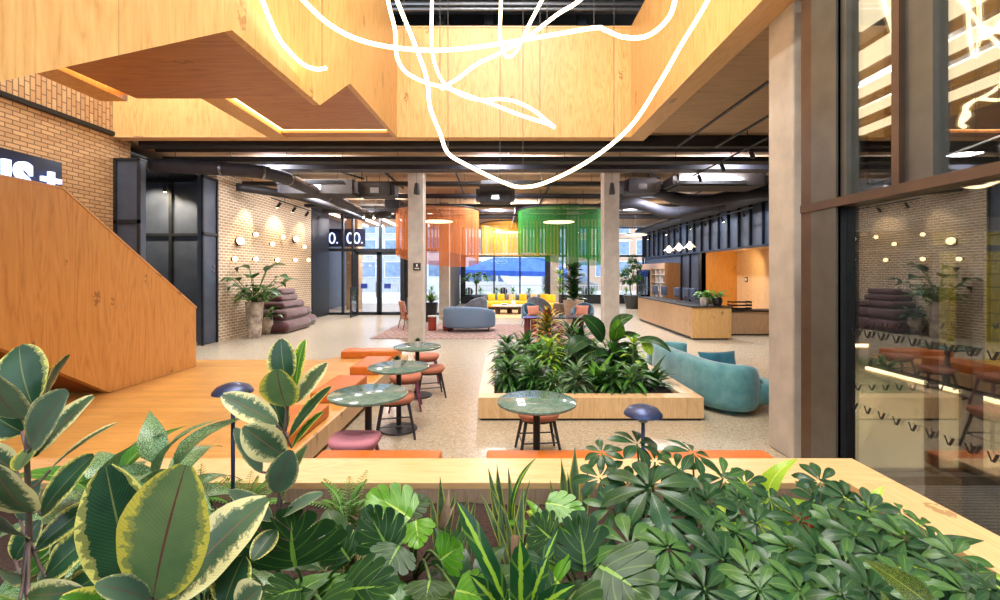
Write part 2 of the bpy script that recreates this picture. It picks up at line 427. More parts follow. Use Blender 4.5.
struct('floor_landing', MB().box(-12, -2.16, 9.29, 12, ZC+.3, 5.4), M['darkgrey'])
# lower stair
ls = thing('lower_stair', 'solid orange-toned pine stair parapet sloping down from upper left onto the plank platform', 'staircase', (0,0,0))
pz = [(7.92,.262),(7.92,1.28),(5.5,2.93),(3.0,2.93),(3.0,2.2),(3.4,1.98),(6.17,.262)]
MB().prism(pz, -5.45, -5.35, 'x').build('parapet', M['wood_stair'], ls)
MB().prism(pz, -7.1, -7.0, 'x').build('parapet', M['wood_stair'], ls)
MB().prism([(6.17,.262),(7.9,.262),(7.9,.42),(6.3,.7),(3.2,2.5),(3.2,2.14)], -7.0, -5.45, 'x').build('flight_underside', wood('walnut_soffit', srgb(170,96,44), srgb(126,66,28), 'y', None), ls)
MB().prism([(7.92,1.275),(7.94,1.30),(5.5,2.955),(3.0,2.955),(3.0,2.93),(5.5,2.93)], -5.46, -5.34, 'x').build('capping', M['wood_rim_y'], ls)
# brick wall left
struct('wall_left', MB().box(-8.05, -7.8, 2, 9.5, 0, 4.66), M['brick_tan'])
struct('wall_left_upper', MB().box(-8.05, -7.8, 2, 9.05, 4.74, 9.3), M['brick_soldier'])
struct('trim_1', MB().box(-8.05, -7.75, 2, 9.5, 4.66, 4.74), M['black'])
struct('wall_left_brick', MB().box(-8.05, -7.8, 12.4, 18.6, 0, ZC), M['brick_pale'])
struct('wall_left_end', MB().box(-8.05, -7.76, 18.6, 20.42, 0, ZC-.01), M['black'])
# black metal alcove between the brick walls
al = MB().box(-10.2, -7.9, 12.42, 12.6, 0, 4.5); al.box(-10.2,-10.1,9.5,12.6,0,4.5)
o = struct('wall_alcove', al, M['bluegrey'])
mb = MB()
for x in (-9.95, -9.05, -8.15): mb.box(x-.04, x+.04, 12.34, 12.42, 0, 4.5)
for z in (2.95, 4.46): mb.box(-10.1, -7.9, 12.35, 12.42, z-.04, z+.04)
o = mb.build('trim_2', M['black']); o['kind'] = 'structure'
struct('ceiling_alcove', MB().box(-10.2,-8.05,9.5,12.6,4.5,4.55), M['black'])
dd = thing('black_metal_door', 'narrow black metal door panel with small latch at the near end of the pale brick wall', 'door', (-7.8,12.1,0))
MB().box(-.1, .02, -.36, .27, .02, 4.45).build('leaf', M['bluegrey'], dd)
MB().box(.02,.06,-.38,-.32,0,4.45).box(.02,.06,.22,.28,0,4.45).box(.02,.06,-.38,.28,2.9,2.98).box(.02,.06,-.38,.28,4.4,4.46).build('frame', M['black'], dd)
MB().cyl((.02,.1,1.95),(.05,.1,1.95),.035).cyl((.02,.1,2.08),(.05,.1,2.08),.03).build('latch', M['steel'], dd)
dd = thing('black_metal_pilaster', 'black metal pilaster standing at the end of the tan brick wall beside the stair', 'pilaster', (-7.46,9.3,0))
MB().box(-.32, .18, -.2, -.05, 0, 4.18).build('casing', M['bluegrey'], dd)
MB().box(-.34,-.28,-.23,-.2,0,4.2).box(.14,.2,-.23,-.2,0,4.2).box(-.34,.2,-.23,-.2,2.9,2.98).box(-.34,.2,-.23,-.03,4.18,4.22).build('rib', M['black'], dd)
# columns
def column(x, y, label, w=.42, z1=ZC, sign=False):
    c = thing('concrete_column', label, 'column', (x, y, 0), group='concrete columns')
    MB().box(-w/2, w/2, 0, w, 0, z1).build('shaft', M['concrete'], c, bevel=.02)
    return c
column(3.16, 4.53, 'thick pale concrete column in the right foreground beside the glass wall', .42, 4.7)
ca = column(-2.29, 12.2, 'concrete column in front of the orange string lampshade, small black sign on it')
column(3.03, 12.2, 'concrete column right of the green string lampshade, beyond the centre planter')
column(-2.30, 18.5, 'slimmer looking concrete column seen through the orange string lampshade')
column(3.03, 18.5, 'concrete column seen through the green string lampshade, behind the tan pot')
column(3.03, 24.8, 'most distant concrete column, near the window beside the yellow sofa')
sg = tag(MB().box(-.1,.1,-.012,0,-.1,.1).build('square_sign', M['black'], loc=(-2.25,12.2,2.07)), 'small square black sign with white symbols on the left concrete column', 'sign')
mk = MB().box(-.02,.02,-.016,-.012,.0,.07).box(-.06,-.03,-.016,-.012,-.06,-.03).box(-.02,.02,-.016,-.012,-.06,-.03).box(.03,.06,-.016,-.012,-.06,-.03)
mk.build('symbol', M['white'], sg)
# bell shaped black sensors on the column heads
def bell(x, y, z, label):
    t = thing('column_speaker', label, 'speaker', (x, y, z))
    MB().lathe([(.02,.14),(.05,.12),(.07,0),(.085,-.14),(.08,-.17),(.01,-.18)], 16).build('housing', M['duct_dark'], t, smooth=40)
    MB().cyl((0,0,.1),(0,0,4.75-z),.006,n=6).build('cable', M['black'], t)
bell(-2.23, 12.05, 4.18, 'bell-shaped black pendant speaker hanging in front of the left concrete column head')
bell(3.0, 12.05, 4.18, 'bell-shaped black pendant speaker hanging in front of the right concrete column head')

# ---- window wall helper: plane y=const (facing camera)
def winwall(name, label, x0, x1, y, zb, zt, mull, trans, th=.07, fr=M['black'], base=None, thick=()):
    w = thing(name, None, None, (0,y,0)); tag(w, kind='structure')
    mb = MB()
    for m in mull:
        h = .16 if m in thick else th/2
        mb.box(m-h, m+h, -.08, .08, zb, zt)
    mb.box(x0, x1, -.08, .08, zt-.08, zt)
    mb.box(x0, x1, -.08, .08, zb, zb+.1)
    for z in trans: mb.box(x0, x1, -.07, .07, z-.06, z+.06)
    mb.build('window_frame', fr, w)
    MB().box(x0, x1, -.01, .01, zb+.1, zt-.08).build('glass_pane', M['clear'], w)
    if base: MB().box(x0, x1, -.12, .12, 0, zb).build('sill_panel', base, w)
    return w
winwall('window_1', '', -2.45, 9.0, 28, .45, 4.75, [-2.3,-.37,1.24,2.96,3.9,5.5,7.1,8.9], [2.96], .09, thick=(-2.3,2.96), base=M['black'])
struct('wall_slatted', MB().box(-2.66,-2.5,20.6,28,0,ZC), ribbed('grey_slats', srgb(40,38,38), srgb(104,98,94), 2.2, 'Y'))
# entrance wall at y=20.5
ew = winwall('window_2', '', -8.0, -2.5, 20.5, 0, 4.72, [-7.95,-7.15,-6.7,-5.45,-4.25,-3.4,-2.6], [2.95], .09, thick=(-4.25,))
en = thing('entrance_door', 'dark framed double glass entrance door beyond the burgundy sofa, blue dots on its leaves', 'door', (-5.45,20.34,0))
for k, sx in enumerate((-1, 1)):
    lf = MB(); x0, x1 = (-1.04,-.02) if sx < 0 else (.02,1.04)
    lf.box(x0,x0+.09,-.04,.04,.02,2.85).box(x1-.09,x1,-.04,.04,.02,2.85).box(x0,x1,-.04,.04,.02,.14).box(x0,x1,-.04,.04,2.72,2.85)
    l = lf.build('leaf', M['black'], en)
    MB().box(x0+.09,x1-.09,-.006,.006,.14,2.72).build('glass_pane', M['clear'], l)
    MB().cyl((sx*.12,-.1,.8),(sx*.12,-.1,1.5),.02,n=8).build('handle', M['steel'], l)
    MB().box(x0+.2,x0+.5,-.02,-.008,1.2,1.42).build('blue_sticker', pm('blue_sticker', srgb(40,60,150)), l)
MB().box(-1.14,-1.04,-.06,.06,0,2.95).box(1.04,1.14,-.06,.06,0,2.95).box(-1.14,1.14,-.06,.06,2.85,2.95).build('frame', M['black'], en)
gt = thing('glass_gate', 'waist-high black framed glass panel standing on the floor left of the entrance door', 'barrier', (-6.35,19.6,0))
MB().box(-.03,.03,-.45,-.4,0,1.3).box(-.03,.03,.4,.45,0,1.3).box(-.03,.03,-.4,.4,1.24,1.3).box(-.03,.03,-.4,.4,0,.06).build('frame', M['black'], gt)
MB().box(-.006,.006,-.4,.4,.06,1.24).build('glass_pane', M['clear'], gt)
# vestibule beyond the entrance: inner walls, brick pier and light strips on canopy
struct('wall_vestibule', MB().box(-9.2,-9.0,20.7,27,0,4.9), M['bluegrey'])
struct('wall_vestibule_pier', MB().box(-8.0,-7.4,23.4,24.2,0,4.9), brick('brick_pier','y',srgb(206,170,130),srgb(186,150,110),srgb(150,124,96)))
struct('ceiling_vestibule', MB().box(-9.2,-2.6,20.7,28,4.86,5.0), M['black'])
for k in range(6):
    tag(MB().box(-8.2+k*.95,-8.05+k*.95,20.9,27.5,4.72,4.82).build('light_strip', emat('cool_strip', srgb(255,222,210), 5)), 'long slim white light strip under the entrance canopy', 'ceiling light', 'light strips above the entrance')
# neon letters by the entrance
def text(name, body, size, mat, loc, rot, parent=None, ext=.01, sx=1, bold=0):
    c = bpy.data.curves.new(name, 'FONT'); c.body = body; c.size = size; c.extrude = ext; c.offset = bold
    c.materials.append(mat); o = bpy.data.objects.new(name, c); COL.objects.link(o)
    bpy.context.view_layer.update()
    me = bpy.data.meshes.new_from_object(o.evaluated_get(bpy.context.evaluated_depsgraph_get()))
    bpy.data.objects.remove(o); bpy.data.curves.remove(c); o = bpy.data.objects.new(name, me); COL.objects.link(o)
    o.location = loc; o.rotation_euler = rot; o.scale = (sx,1,1)
    if parent: o.parent = parent
    return o
def ring_letter(mb, cx, cz, rx, rz, r, y):
    mb.tube([(cx+rx*math.cos(a*PI/12), y, cz+rz*math.sin(a*PI/12)) for a in range(25)], r, 6)
nz = thing('neon_sign', 'blue-white neon letters O. OO. glowing high behind the entrance glass', 'sign', (0,0,0))
for i, cx in enumerate((-7.95, -7.1, -6.78)):
    q = MB(); ring_letter(q, cx, 3.55, .13, .24, .035, 21.3)
    if i != 1: q.ball((cx+.24,21.3,3.33), .04, 8)
    q.build('neon_letter', M['neon'], nz)
MB().box(-8.5,-6.4,21.36,21.4,3.15,4.0).build('backing_panel', pm('deep_blue_backing', srgb(26,34,70), srgb(18,24,54)), nz)
# sign on left brick wall
sn = thing('illuminated_sign', 'black illuminated sign with white glowing characters IS + on the tan brick wall', 'sign', (-7.8,0,0))
MB().box(0,.09,3.5,7.92,3.15,3.84).build('panel', pm('sign_blue_black', srgb(14,24,58), srgb(8,12,30), 2, .3), sn)
MB().box(.13,.19,6.91,7.01,3.16,3.66).build('letter', M['neon'], sn)
text('letter', 'S', .72, M['neon'], (.15, 7.09, 3.16), (PI/2,0,PI/2), sn, .03, .8, .03)
MB().box(.13,.19,7.5,7.82,3.44,3.52).box(.13,.19,7.62,7.70,3.34,3.62).build('plus_symbol', M['neon'], sn)
# ---- right hall wall with dark ribbed cladding
struct('wall_right', MB().box(9.0, 9.2, 12, 28, 2.85, 4.66).box(9.0,9.2,20.1,28,0,2.85), M['bluegrey'])
rb = MB(); y = 12.2
while y < 28: rb.box(8.90, 9.0, y-.035, y+.035, 2.85, 4.62); y += .78
rb.box(8.86,9.02,12,28,2.79,2.87).box(8.86,9.02,12,28,4.58,4.68).box(8.9,9,20.1,20.22,0,2.8).box(8.92,9,21.2,21.27,0,2.8).box(8.92,9,22.2,22.27,0,2.8)
o = rb.build('trim_3', pm('navy_black_rib', srgb(34,40,52), srgb(26,30,40), 5, .4, .3)); o['kind'] = 'structure'
struct('wall_recess_end', MB().box(9.0,10.6,20.1,20.2,0,2.85), M['wood_recess'])
struct('wall_recess_back', MB().box(10.58,10.7,11.5,20.1,0,2.85), M['wood_pale'])
struct('ceiling_recess', MB().box(9.2,10.7,11.5,20.2,2.85,2.95), M['wood_pale'])
for k, (yy, lb) in enumerate(((15.0,'slim vertical door pull on the pale veneer wall behind reception'),)):
    tag(MB().box(-.03,0,-.02,.02,-.22,.22).build('door_pull', M['black'], loc=(10.58,16.55,1.35)), lb, 'handle')
wp = thing('wall_intercom', 'small black and white intercom on the pale veneer wall beside the orange recess', 'intercom', (10.58,19.3,1.62))
MB().box(-.03,0,-.09,.09,-.1,.1).build('back_box', M['black'], wp); MB().box(-.04,-.03,-.05,.05,-.05,.05).build('button', M['white'], wp)
# ---- near glass wall (plane X=2.75) and lobby beyond
gw = thing('window_3', None, None, (2.75,0,0)); tag(gw, kind='structure')
MB().box(0,.14,3.66,4.08,0,6.5).build('post', M['black'], gw)
MB().box(-.02,.0,3.95,4.08,0,6.5).box(-.03,.15,-1,4.08,2.44,2.51).build('transom', M['bronze'], gw)
MB().box(0.02,.12,2.88,3.08,2.51,6.5).box(.02,.12,3.60,3.70,2.51,6.5).box(.02,.12,1.7,1.9,2.51,6.5).build('mullion', M['pewter'], gw)
MB().box(-.02,.14,3.08,3.14,2.51,6.5).build('mullion_edge', M['bronze'], gw)
MB().box(-.02,.02,3.66,3.95,0,6.5).build('post_cover', M['pewter'], gw)
MB().box(.06,.075,-1,3.7,2.51,6.5).box(.06,.075,-1,3.7,0.05,2.44).build('glass_pane', M['pane'], gw)
def vmark(mb, c, ax, s=.046):
    # ax 'y': on plane x ; ax 'x': on plane y
    for (a0, a1, w) in ((-.6,-.12,.010),(.62,.06,.019)):
        for q in (0,):
            p0 = (a0*s, .55*s+.0); p1 = (a1*s, -.6*s)
            if ax == 'y':
                mb.prism([(c[1]-p0[0]-w/2, c[2]+p0[1]),(c[1]-p0[0]+w/2, c[2]+p0[1]),(c[1]-p1[0]+w/2, c[2]+p1[1]),(c[1]-p1[0]-w/2, c[2]+p1[1])], c[0]-.001, c[0]+.001, 'x')
            else:
                mb.prism([(c[0]+p0[0]-w/2, c[2]+p0[1]),(c[0]+p0[0]+w/2, c[2]+p0[1]),(c[0]+p1[0]+w/2, c[2]+p1[1]),(c[0]+p1[0]-w/2, c[2]+p1[1])], c[1]-.001, c[1]+.001, 'y')
blk = pm('black_vinyl', srgb(16,16,16))
for z in (1.43, .85):
    mb = MB()
    for k in range(22): vmark(mb, (.0588, 3.69-.125*k, z), 'y')
    mb.build('glass_marking', blk, gw)
# frontal glazed screen at y=4.1
gs = thing('window_4', None, None, (0,4.1,0)); tag(gs, kind='structure')
s_ = MB().box(2.9,3.06,-.1,.06,0,2.36).box(4.24,4.34,-.06,.06,0,2.36).box(2.95,7,-.06,.06,2.28,2.40).box(2.95,7,-.06,.06,2.10,2.15)
s_.box(2.9,7,-.1,.08,0,.09).box(5.9,6.0,-.06,.06,0,2.36).box(3.9,3.96,-.04,.04,.09,2.1)
s_.build('window_frame', pm('smoked_frame', srgb(58,54,50), srgb(46,42,40)), gs)
MB().box(3.06,4.24,-.008,.008,.09,2.3).box(4.34,5.9,-.008,.008,.09,2.3).build('glass_pane', M['pane'], gs)
for z in (1.42, .86):
    mb = MB()
    for k in range(19): vmark(mb, (3.13+.125*k, -.0095, z), 'x')
    mb.build('glass_marking', blk, gs)
struct('floor_mat', MB().box(2.8, 8, -1, 4.0, .0, .012), M['mat'])
struct('wall_lobby_side', MB().prism([(3.42,4.97),(3.55,4.97),(7.5,11.5),(7.3,11.6)], 0, ZC, 'z'), M['black'])
struct('wall_lobby_back', MB().box(7.2, 10.8, 11.5, 11.62, 0, ZC), M['brick_dark'])
struct('wall_lobby_right', MB().box(7.2, 7.35, 1, 8.8, 0, ZC).box(7.35,9.6,8.7,8.8,0,ZC).box(9.6,9.7,8.7,11.5,0,ZC), pm('slate_wall_panel', srgb(54,54,54), srgb(44,45,48), 1.5, .35))
struct('floor_lobby', MB().prism([(3.1,4.2),(7.2,4.2),(7.2,8.7),(9.6,8.7),(9.6,11.5),(7.3,11.5),(3.4,4.95)], 0, .006, 'z'), pm('lobby_carpet', srgb(206,188,150), srgb(170,152,116), 90, .9, detail=6))
struct('baseboard_lobby', MB().box(7.14,7.2,2,8.8,.02,.07).box(7.35,9.6,11.44,11.5,.02,.09), M['led_floor'])
tl = NT('yellow_glazed_tile'); 
_s = tl.node('ShaderNodeSeparateXYZ'); tl.link(tl.coord('Object'), _s.inputs[0])
_n = tl.noise(tl.coord('Object', (1,6,1)), 5, 4); _f = tl.math('LESS_THAN', tl.math('FRACT', tl.math('DIVIDE', _s.outputs[2], .19)), .06)
tl.set(Base_Color=tl.mix(_f, tl.ramp(_n, [(.3, srgb(128,120,20)), (.7, srgb(196,168,30))]), srgb(60,60,20)), Roughness=.3)
M['yellow_tile'] = tl.m
tag(MB().box(-.03,0,-.18,.18,0,2.0).build('yellow_tile_panel', tl.m, loc=(7.195,7.28,.72)), 'narrow yellow-green tiled strip on the dark lobby wall behind the glass', 'wall panel')
tag(MB().box(-.03,0,-.75,.45,0,2.15).build('yellow_tile_panel', tl.m, loc=(7.195,6.2,.55)), 'wide yellow-green tiled panel at the right edge behind the glass', 'wall panel')
ls_ = thing('wayfinding_lettering', 'small white wayfinding text with arrows on the dark lobby wall', 'sign', (7.19,8.05,1.72))
for i, tx in enumerate(('58 CHARTER ST', 'LIFT LOBBY', 'MAIL ROOM')):
    text('text_line', tx, .085, M['white'], (0, .0, -.085*i-.0), (PI/2,0,-PI/2), ls_, .001)
text('arrow_icon', '↑\n←', .1, M['white'], (0, .16, 0), (PI/2,0,-PI/2), ls_, .001)
# luminous slats above the lobby
for i, (xa, xb, lb) in enumerate(((3.45,3.9,'nearest broad cream light slat above the lobby, behind the upper glass'),(4.25,4.64,'second broad cream light slat above the lobby'),(5.04,5.37,'third cream light slat above the lobby'),(5.70,6.06,'fourth cream light slat above the lobby'),(6.5,6.84,'farthest cream light slat above the lobby'))):
    t = thing('lobby_light_slat', lb, 'ceiling light', ((xa+xb)/2, 0, 4.5))
    ye = (4.85,6.0,7.2,8.3,8.5)[i]
    MB().box(-(xb-xa)/2,(xb-xa)/2,.5,ye,0,.02).build('diffuser', emat('cream_diffuser', srgb(255,236,200), 1.5), t)
    MB().box(-(xb-xa)/2,(xb-xa)/2,.5,ye,.02,.08).build('housing', M['black'], t)
# unseen rear wall, shaped to cut sky light and reflections, and side closure
struct('wall_rear_light_block', MB().box(-12,13,-3.1,-3,0,.9).box(-12,13,-3.1,-3,7.6,9.3).box(3.4,13,-3.1,-3,.9,7.6).box(-12,3.4,-3.1,-3,.9,3.4), M['black'])
struct('wall_far_left', MB().box(-12,-11.9,-3,28,0,9.3), M['darkgrey'])
struct('wall_upper_far', MB().box(-12,13,20,20.2,5,9.3), M['bluegrey'])
# ================================================================= ROPES IN THE VOID
def R(*pts): return ease([W(*p) for p in pts], 8)
rp = thing('neon_rope_light', 'tangled glowing warm white flexible light rope hanging in loops in the void', 'light', (0,0,0))
ropes = {
 'rope': [
  R((246,-30,3.75),(262,0,3.8),(268,15,3.9),(280,40,4.15),(300,62,4.5),(315,69,4.7),(326,68,4.8)),
  R((285,-22,3.9),(303,0,3.9),(333,27,4.0),(370,43,4.2),(420,50,4.4),(470,48,4.5),(540,37,4.5),(594,28,4.4),(605,30,4.3),(623,37,4.2),(647,36,4.0),(667,20,3.8),(675,0,3.7),(678,-30,3.7)),
  R((716,-25,4.3),(708,0,4.3),(680,47,4.4),(660,82,4.5),(630,127,4.7),(590,160,4.9),(547,182,5.1),(521,187,5.1),(500,181,5.1),(467,165,5.0),(448,153,4.9),(440,133,4.8),(430,107,4.7),(427,80,4.6),(417,50,4.5),(397,0,4.3),(388,-30,4.3)),
  R((387,-30,4.9),(388,0,4.9),(395,30,4.9),(397,57,4.9),(407,73,5.0),(427,83,5.1),(447,88,5.2),(467,97,5.3),(483,100,5.3),(500,99,5.3),(517,102,5.2),(533,110,5.1),(548,122,5.0),(554,127,4.9),(548,124,5.0),(520,115,5.2),(497,106,5.5),(467,95,5.6),(447,86,5.7),(437,70,5.7),(432,47,5.6),(432,0,5.5),(434,-30,5.5)),
  R((441,89,5.35),(447,85,5.3),(460,77,5.2),(477,64,5.1),(500,53,5.0),(530,35,4.9),(558,14,4.8),(580,0,4.7),(610,-30,4.7)),
  R((501,-30,5.3),(501,0,5.3),(500,33,5.3),(503,50,5.3),(508,57,5.25),(517,50,5.2),(530,23,5.1),(542,0,5.0),(556,-30,5.0))]}
for p in ropes['rope']:
    if p[0].z > 4.6: p = ease([p[0]+V(.1,-.1,1.9), p[0]+V(.04,-.05,.9), p[0]], 5)[:-1] + p
    if p[-1].z > 4.6: p = p + ease([p[-1], p[-1]+V(.04,-.05,.9), p[-1]+V(.1,-.1,1.9)], 5)[1:]
    MB().tube(p, .019, 8).build('rope', M['rope'], rp, smooth=True)
cb = MB()
for (px, py, d) in ((404,46,4.35),(594,28,4.4),(540,110,4.9),(523,186,5.1),(614,140,4.75),(448,152,4.9),(322,68,4.75),(547,37,4.5),(500,180,5.1),(440,82,5.3)):
    p = W(px, py, d); cb.tube([p, (p.x, p.y, 9.25)], .0035, 5)
cb.build('suspension_cable', M['darkgrey'], rp)
# ================================================================= SERVICES
def svc(name, label, cat, mb, mat, group=None, smooth=40):
    return tag(mb.build(name, mat, smooth=smooth), label, cat, group)
def tray(name, label, x0, x1, y, z, w=.35):
    t = thing(name, label, 'cable tray', (0, y, z))
    mb = MB().box(x0,x1,-w/2,-w/2+.02,0,.1).box(x0,x1,w/2-.02,w/2,0,.1).box(x0,x1,-w/2,w/2,0,.012)
    mb.build('rail', M['duct_dark'], t)
    x = x0+.3
    while x < x1: MB().cyl((x,-w/2,0),(x,-w/2,ZC-z),.006,n=5).build('hanger_rod', M['black'], t); x += 1.25
    c = MB()
    for k in range(3): c.tube([(x0,-.1+.08*k,.03),(x1,-.1+.08*k,.03)], .018, 6)
    c.build('cable', M['black'], t, smooth=True)
    return t
tag(MB().box(-7.6, 8.8, 9.45, 9.65, 4.56, 4.79).build('steel_beam', M['duct_dark'], bevel=.01), 'dark steel beam running across the hall just behind the pine balustrade', 'beam')
tray('cable_tray', 'long black cable tray nearest the pine balustrade, across the hall', -7.6, 8.9, 10.3, 4.42)
tray('cable_tray', 'second black cable tray, further back above the two front columns', -7.6, 8.9, 13.4, 4.5, .3)
tray('cable_tray', 'third cable tray crossing above the hanging string lampshades', -7.6, 8.9, 17.6, 4.48, .3)
svc('ceiling_duct', 'wide grey flat duct crossing the ceiling behind the cable tray', 'duct', MB().box(-7.0,8.8,11.0,11.4,4.44,4.6), M['duct'])
for k, (y, z, r, lb) in enumerate(((9.95,4.62,.05,'thin dark pipe behind the steel beam'),(15.6,4.6,.05,'thin pipe crossing above the orange shade'),(19.3,4.55,.09,'pipe crossing near the far windows'),(21.5,4.6,.12,'thick pipe far back near the windows'),(16.4,4.66,.04,'very thin pipe above the green shade'))):
    svc('ceiling_pipe', lb, 'pipe', MB().cyl((-7.6,y,z),(8.8,y,z),r,n=12), M['duct'])
# spiral duct, left: short run across then away along the brick wall
sd = thing('spiral_duct', 'round dark spiral duct bending from the alcove along the brick wall', 'duct', (0,0,0))
pts = ease([(-7.7,9.9,4.28),(-6.0,10.1,4.22),(-5.3,10.5,4.2),(-5.2,12.0,4.2),(-5.2,16.5,4.2)], 6)
MB().tube(pts, .15, 16).build('duct_body', M['duct'], sd, smooth=True)
mb = MB()
for i in range(0, len(pts)-1, 5): MB().tube([pts[i], pts[i]+(pts[i+1]-pts[i]).normalized()*.05], .162, 16).build('collar', M['steel'], sd, smooth=40)
sd2 = thing('spiral_duct', 'second slimmer round duct branching behind the first along the brick wall', 'duct', (0,0,0))
pts = ease([(-7.5,12.8,4.35),(-6.6,13.6,4.3),(-6.2,15,4.3),(-6.0,19.8,4.3)], 6)
MB().tube(pts, .12, 14).build('duct_body', M['duct_dark'], sd2, smooth=True)
def unit(name, label, x, y, z, sx, sy, sz, mat):
    t = thing(name, label, 'air conditioning unit', (x,y,z))
    MB().box(-sx/2,sx/2,-sy/2,sy/2,0,sz).build('casing', mat, t, bevel=.02)
    MB().box(-sx/2-.12,-sx/2,-sy/2+.08,sy/2-.08,.06,sz-.06).build('flange', M['duct'], t); MB().box(sx/2,sx/2+.12,-sy/2+.08,sy/2-.08,.06,sz-.06).build('flange', M['duct'], t)
    for a in (-1,1):
        for b in (-1,1): MB().cyl((a*sx*.42,b*sy*.4,sz),(a*sx*.42,b*sy*.4,ZC-z),.012,n=6).build('hanger_rod', M['black'], t)
    MB().box(-.12,.12,-sy/2-.01,-sy/2,.1,.25).build('vent_label', M['steel'], t)
unit('air_unit', 'dark box air unit on the ceiling left of the orange shade', -5.1, 12.9, 4.1, 2.0, .8, .42, M['duct_dark'])
unit('air_unit', 'large flat dark grey air unit on the ceiling at right', 5.9, 12.4, 4.22, 2.3, .9, .34, M['duct_dark'])
unit('air_unit', 'small dark air unit between the right column and the large unit', 4.0, 12.9, 4.15, .8, .6, .42, M['duct'])
unit('air_unit', 'small black unit near the top of the left column', -3.6, 13.2, 4.1, .9, .6, .4, M['duct_dark'])
unit('air_unit', 'black unit with vertical bars hanging in the middle of the ceiling', -.15, 14.6, 4.15, 1.0, .6, .5, M['duct_dark'])
svc('flexible_duct', 'fat curved grey flexible duct right of the right column', 'duct', MB().tube(ease([(3.7,13.9,4.3),(4.6,13.7,4.42),(5.5,13.7,4.15),(6.3,13.6,4.08),(7.4,13.6,4.3),(8.5,13.8,4.4)],8), .19, 14), M['duct'])
svc('flexible_duct', 'pale flexible duct further back at right', 'duct', MB().tube(ease([(3.6,16.5,4.25),(4.8,16.2,4.4),(6.2,16.4,4.1),(7.6,16.4,4.35),(8.6,16.4,4.4)],8), .2, 14), M['duct'])
svc('flexible_duct', 'flexible duct bending down at the far end of the spiral duct', 'duct', MB().tube(ease([(-5.2,16.52,4.2),(-5.1,17.4,4.15),(-4.9,18.2,4.25),(-4.7,19.0,4.45)],8), .15, 14), M['duct'])
svc('round_duct', 'long round duct following the ribbed wall at right', 'duct', MB().cyl((8.3,12.2,4.35),(8.3,27,4.35),.19,n=16), M['duct_dark'])
svc('ceiling_duct', 'rectangular black duct running away above the left entrance', 'duct', MB().box(-4.0,-3.5,15.6,20.3,4.15,4.45), M['duct_dark'])
svc('ceiling_duct', 'rectangular duct running away above the yellow sofa', 'duct', MB().box(.6,1.0,17.8,27.5,4.3,4.55), M['duct'])
for i in range(4):
    svc('conduit', ('long conduit running away under the right ceiling next to the column','second conduit running away under the right ceiling','third slanting conduit beside the right column','slanting conduit above the brick wall')[i], 'pipe',
        MB().tube([[(3.65,5.7,4.5),(3.65,9.3,4.5)],[(4.45,7.1,4.5),(4.45,9.3,4.5)],[(3.6,11.6,4.66),(4.7,13.2,4.66)],[(-4.6,11.6,4.66),(-4.0,13.2,4.66)]][i], .025, 8), M['black'])
for i, (xa, ya, xb, yb, z) in enumerate(((-6.2,11.6,-5.6,16,4.7),(-3.2,11.6,-3.2,14.9,4.7),(-1.2,11.6,-1.3,17,4.7),(1.6,11.6,1.6,20,4.7),(6.9,11.6,6.9,20,4.7))):
    svc('conduit', 'straight conduit running away under the ceiling, %s' % ('nearest the brick wall','left of the left column','right of the left column','left of the right column','above the reception')[i], 'pipe', MB().tube([(xa,ya,z),(xb,yb,z)], .03, 8), M['duct_dark'])
# upper level pipes seen above the balustrade
for i, (y, z, r) in enumerate(((10.6,8.1,.09),(11.0,8.45,.13),(11.6,8.75,.1),(12.4,8.3,.16),(13.0,8.95,.11),(14.2,8.6,.2),(15.5,9.1,.12))):
    svc('upper_pipe', '%s silvery pipe on the upper level above the pine balustrade' % ('lowest','second','third','fourth','fifth','sixth','highest')[i], 'pipe', MB().cyl((-3.5,y,z),(4.2,y,z),r,n=12), M['steel'], 'upper level pipes')
for i, x in enumerate((-1.6,-.3,1.0,2.2)):
    svc('upper_duct_post', 'dark vertical services post on the upper level, %s' % ('far left','second from left','third from left','far right')[i], 'post', MB().box(x-.12,x+.12,12,12.2,5.22,9.3), M['bluegrey'])
# track spotlights
def track(x0, y0, x1, y1, z, n, label, e=0, aim=None, glow=None):
    t = thing('track_light', label, 'track light', (x0,y0,z))
    d = V(x1-x0,y1-y0,0)
    MB().tube([(0,0,0),d], .022, 4).cyl((d.x*.2,d.y*.2,0),(d.x*.2,d.y*.2,ZC-z),.008,n=5).cyl((d.x*.8,d.y*.8,0),(d.x*.8,d.y*.8,ZC-z),.008,n=5).build('track', M['black'], t)
    for k in range(n):
        p = d*((k+.5)/n); a = aim or V(0,.3,-1)
        a = V(*a).normalized()
        q = p+V(0,0,-.09)
        h = MB().tube([q-a*.03, q+a*.15], .042, 12).cyl(p, q, .012, n=6)
        s = h.build('spotlight_head', M['black'], t, smooth=40)
        MB().tube([q+a*.151, q+a*.155], .034, 12).build('lens', M['spot'] if glow and k in glow else M['darkgrey'], s)
    return t
track(-6.7,13.2,-6.7,17.2,4.1,4,'black track with spotlights aimed at the pale brick wall', aim=(-.8,.1,-1), glow=(0,1))
track(-9.2,12.0,-8.7,12.0,4.3,1,'single spotlight washing the black metal alcove', aim=(0,.1,-1), glow=(0,))
track(5.0,8.4,5.0,11.9,4.42,3,'track of black spotlights above the floor right of the column', aim=(.3,-.2,-1))
track(-4.9,15.6,-4.3,16.0,4.0,2,'bright spotlights hanging before the entrance glass', aim=(.2,-.9,-.6), glow=(0,1))
track(7.9,14.0,7.9,25.0,3.95,8,'long track of small spotlights along the ribbed dark wall', aim=(.5,0,-1), glow=(1,3,5,7))
track(4.4,3.0,6.0,8.4,3.2,2,'spotlight track inside the lobby behind the glass', aim=(.1,-.3,-1), glow=(0,1))
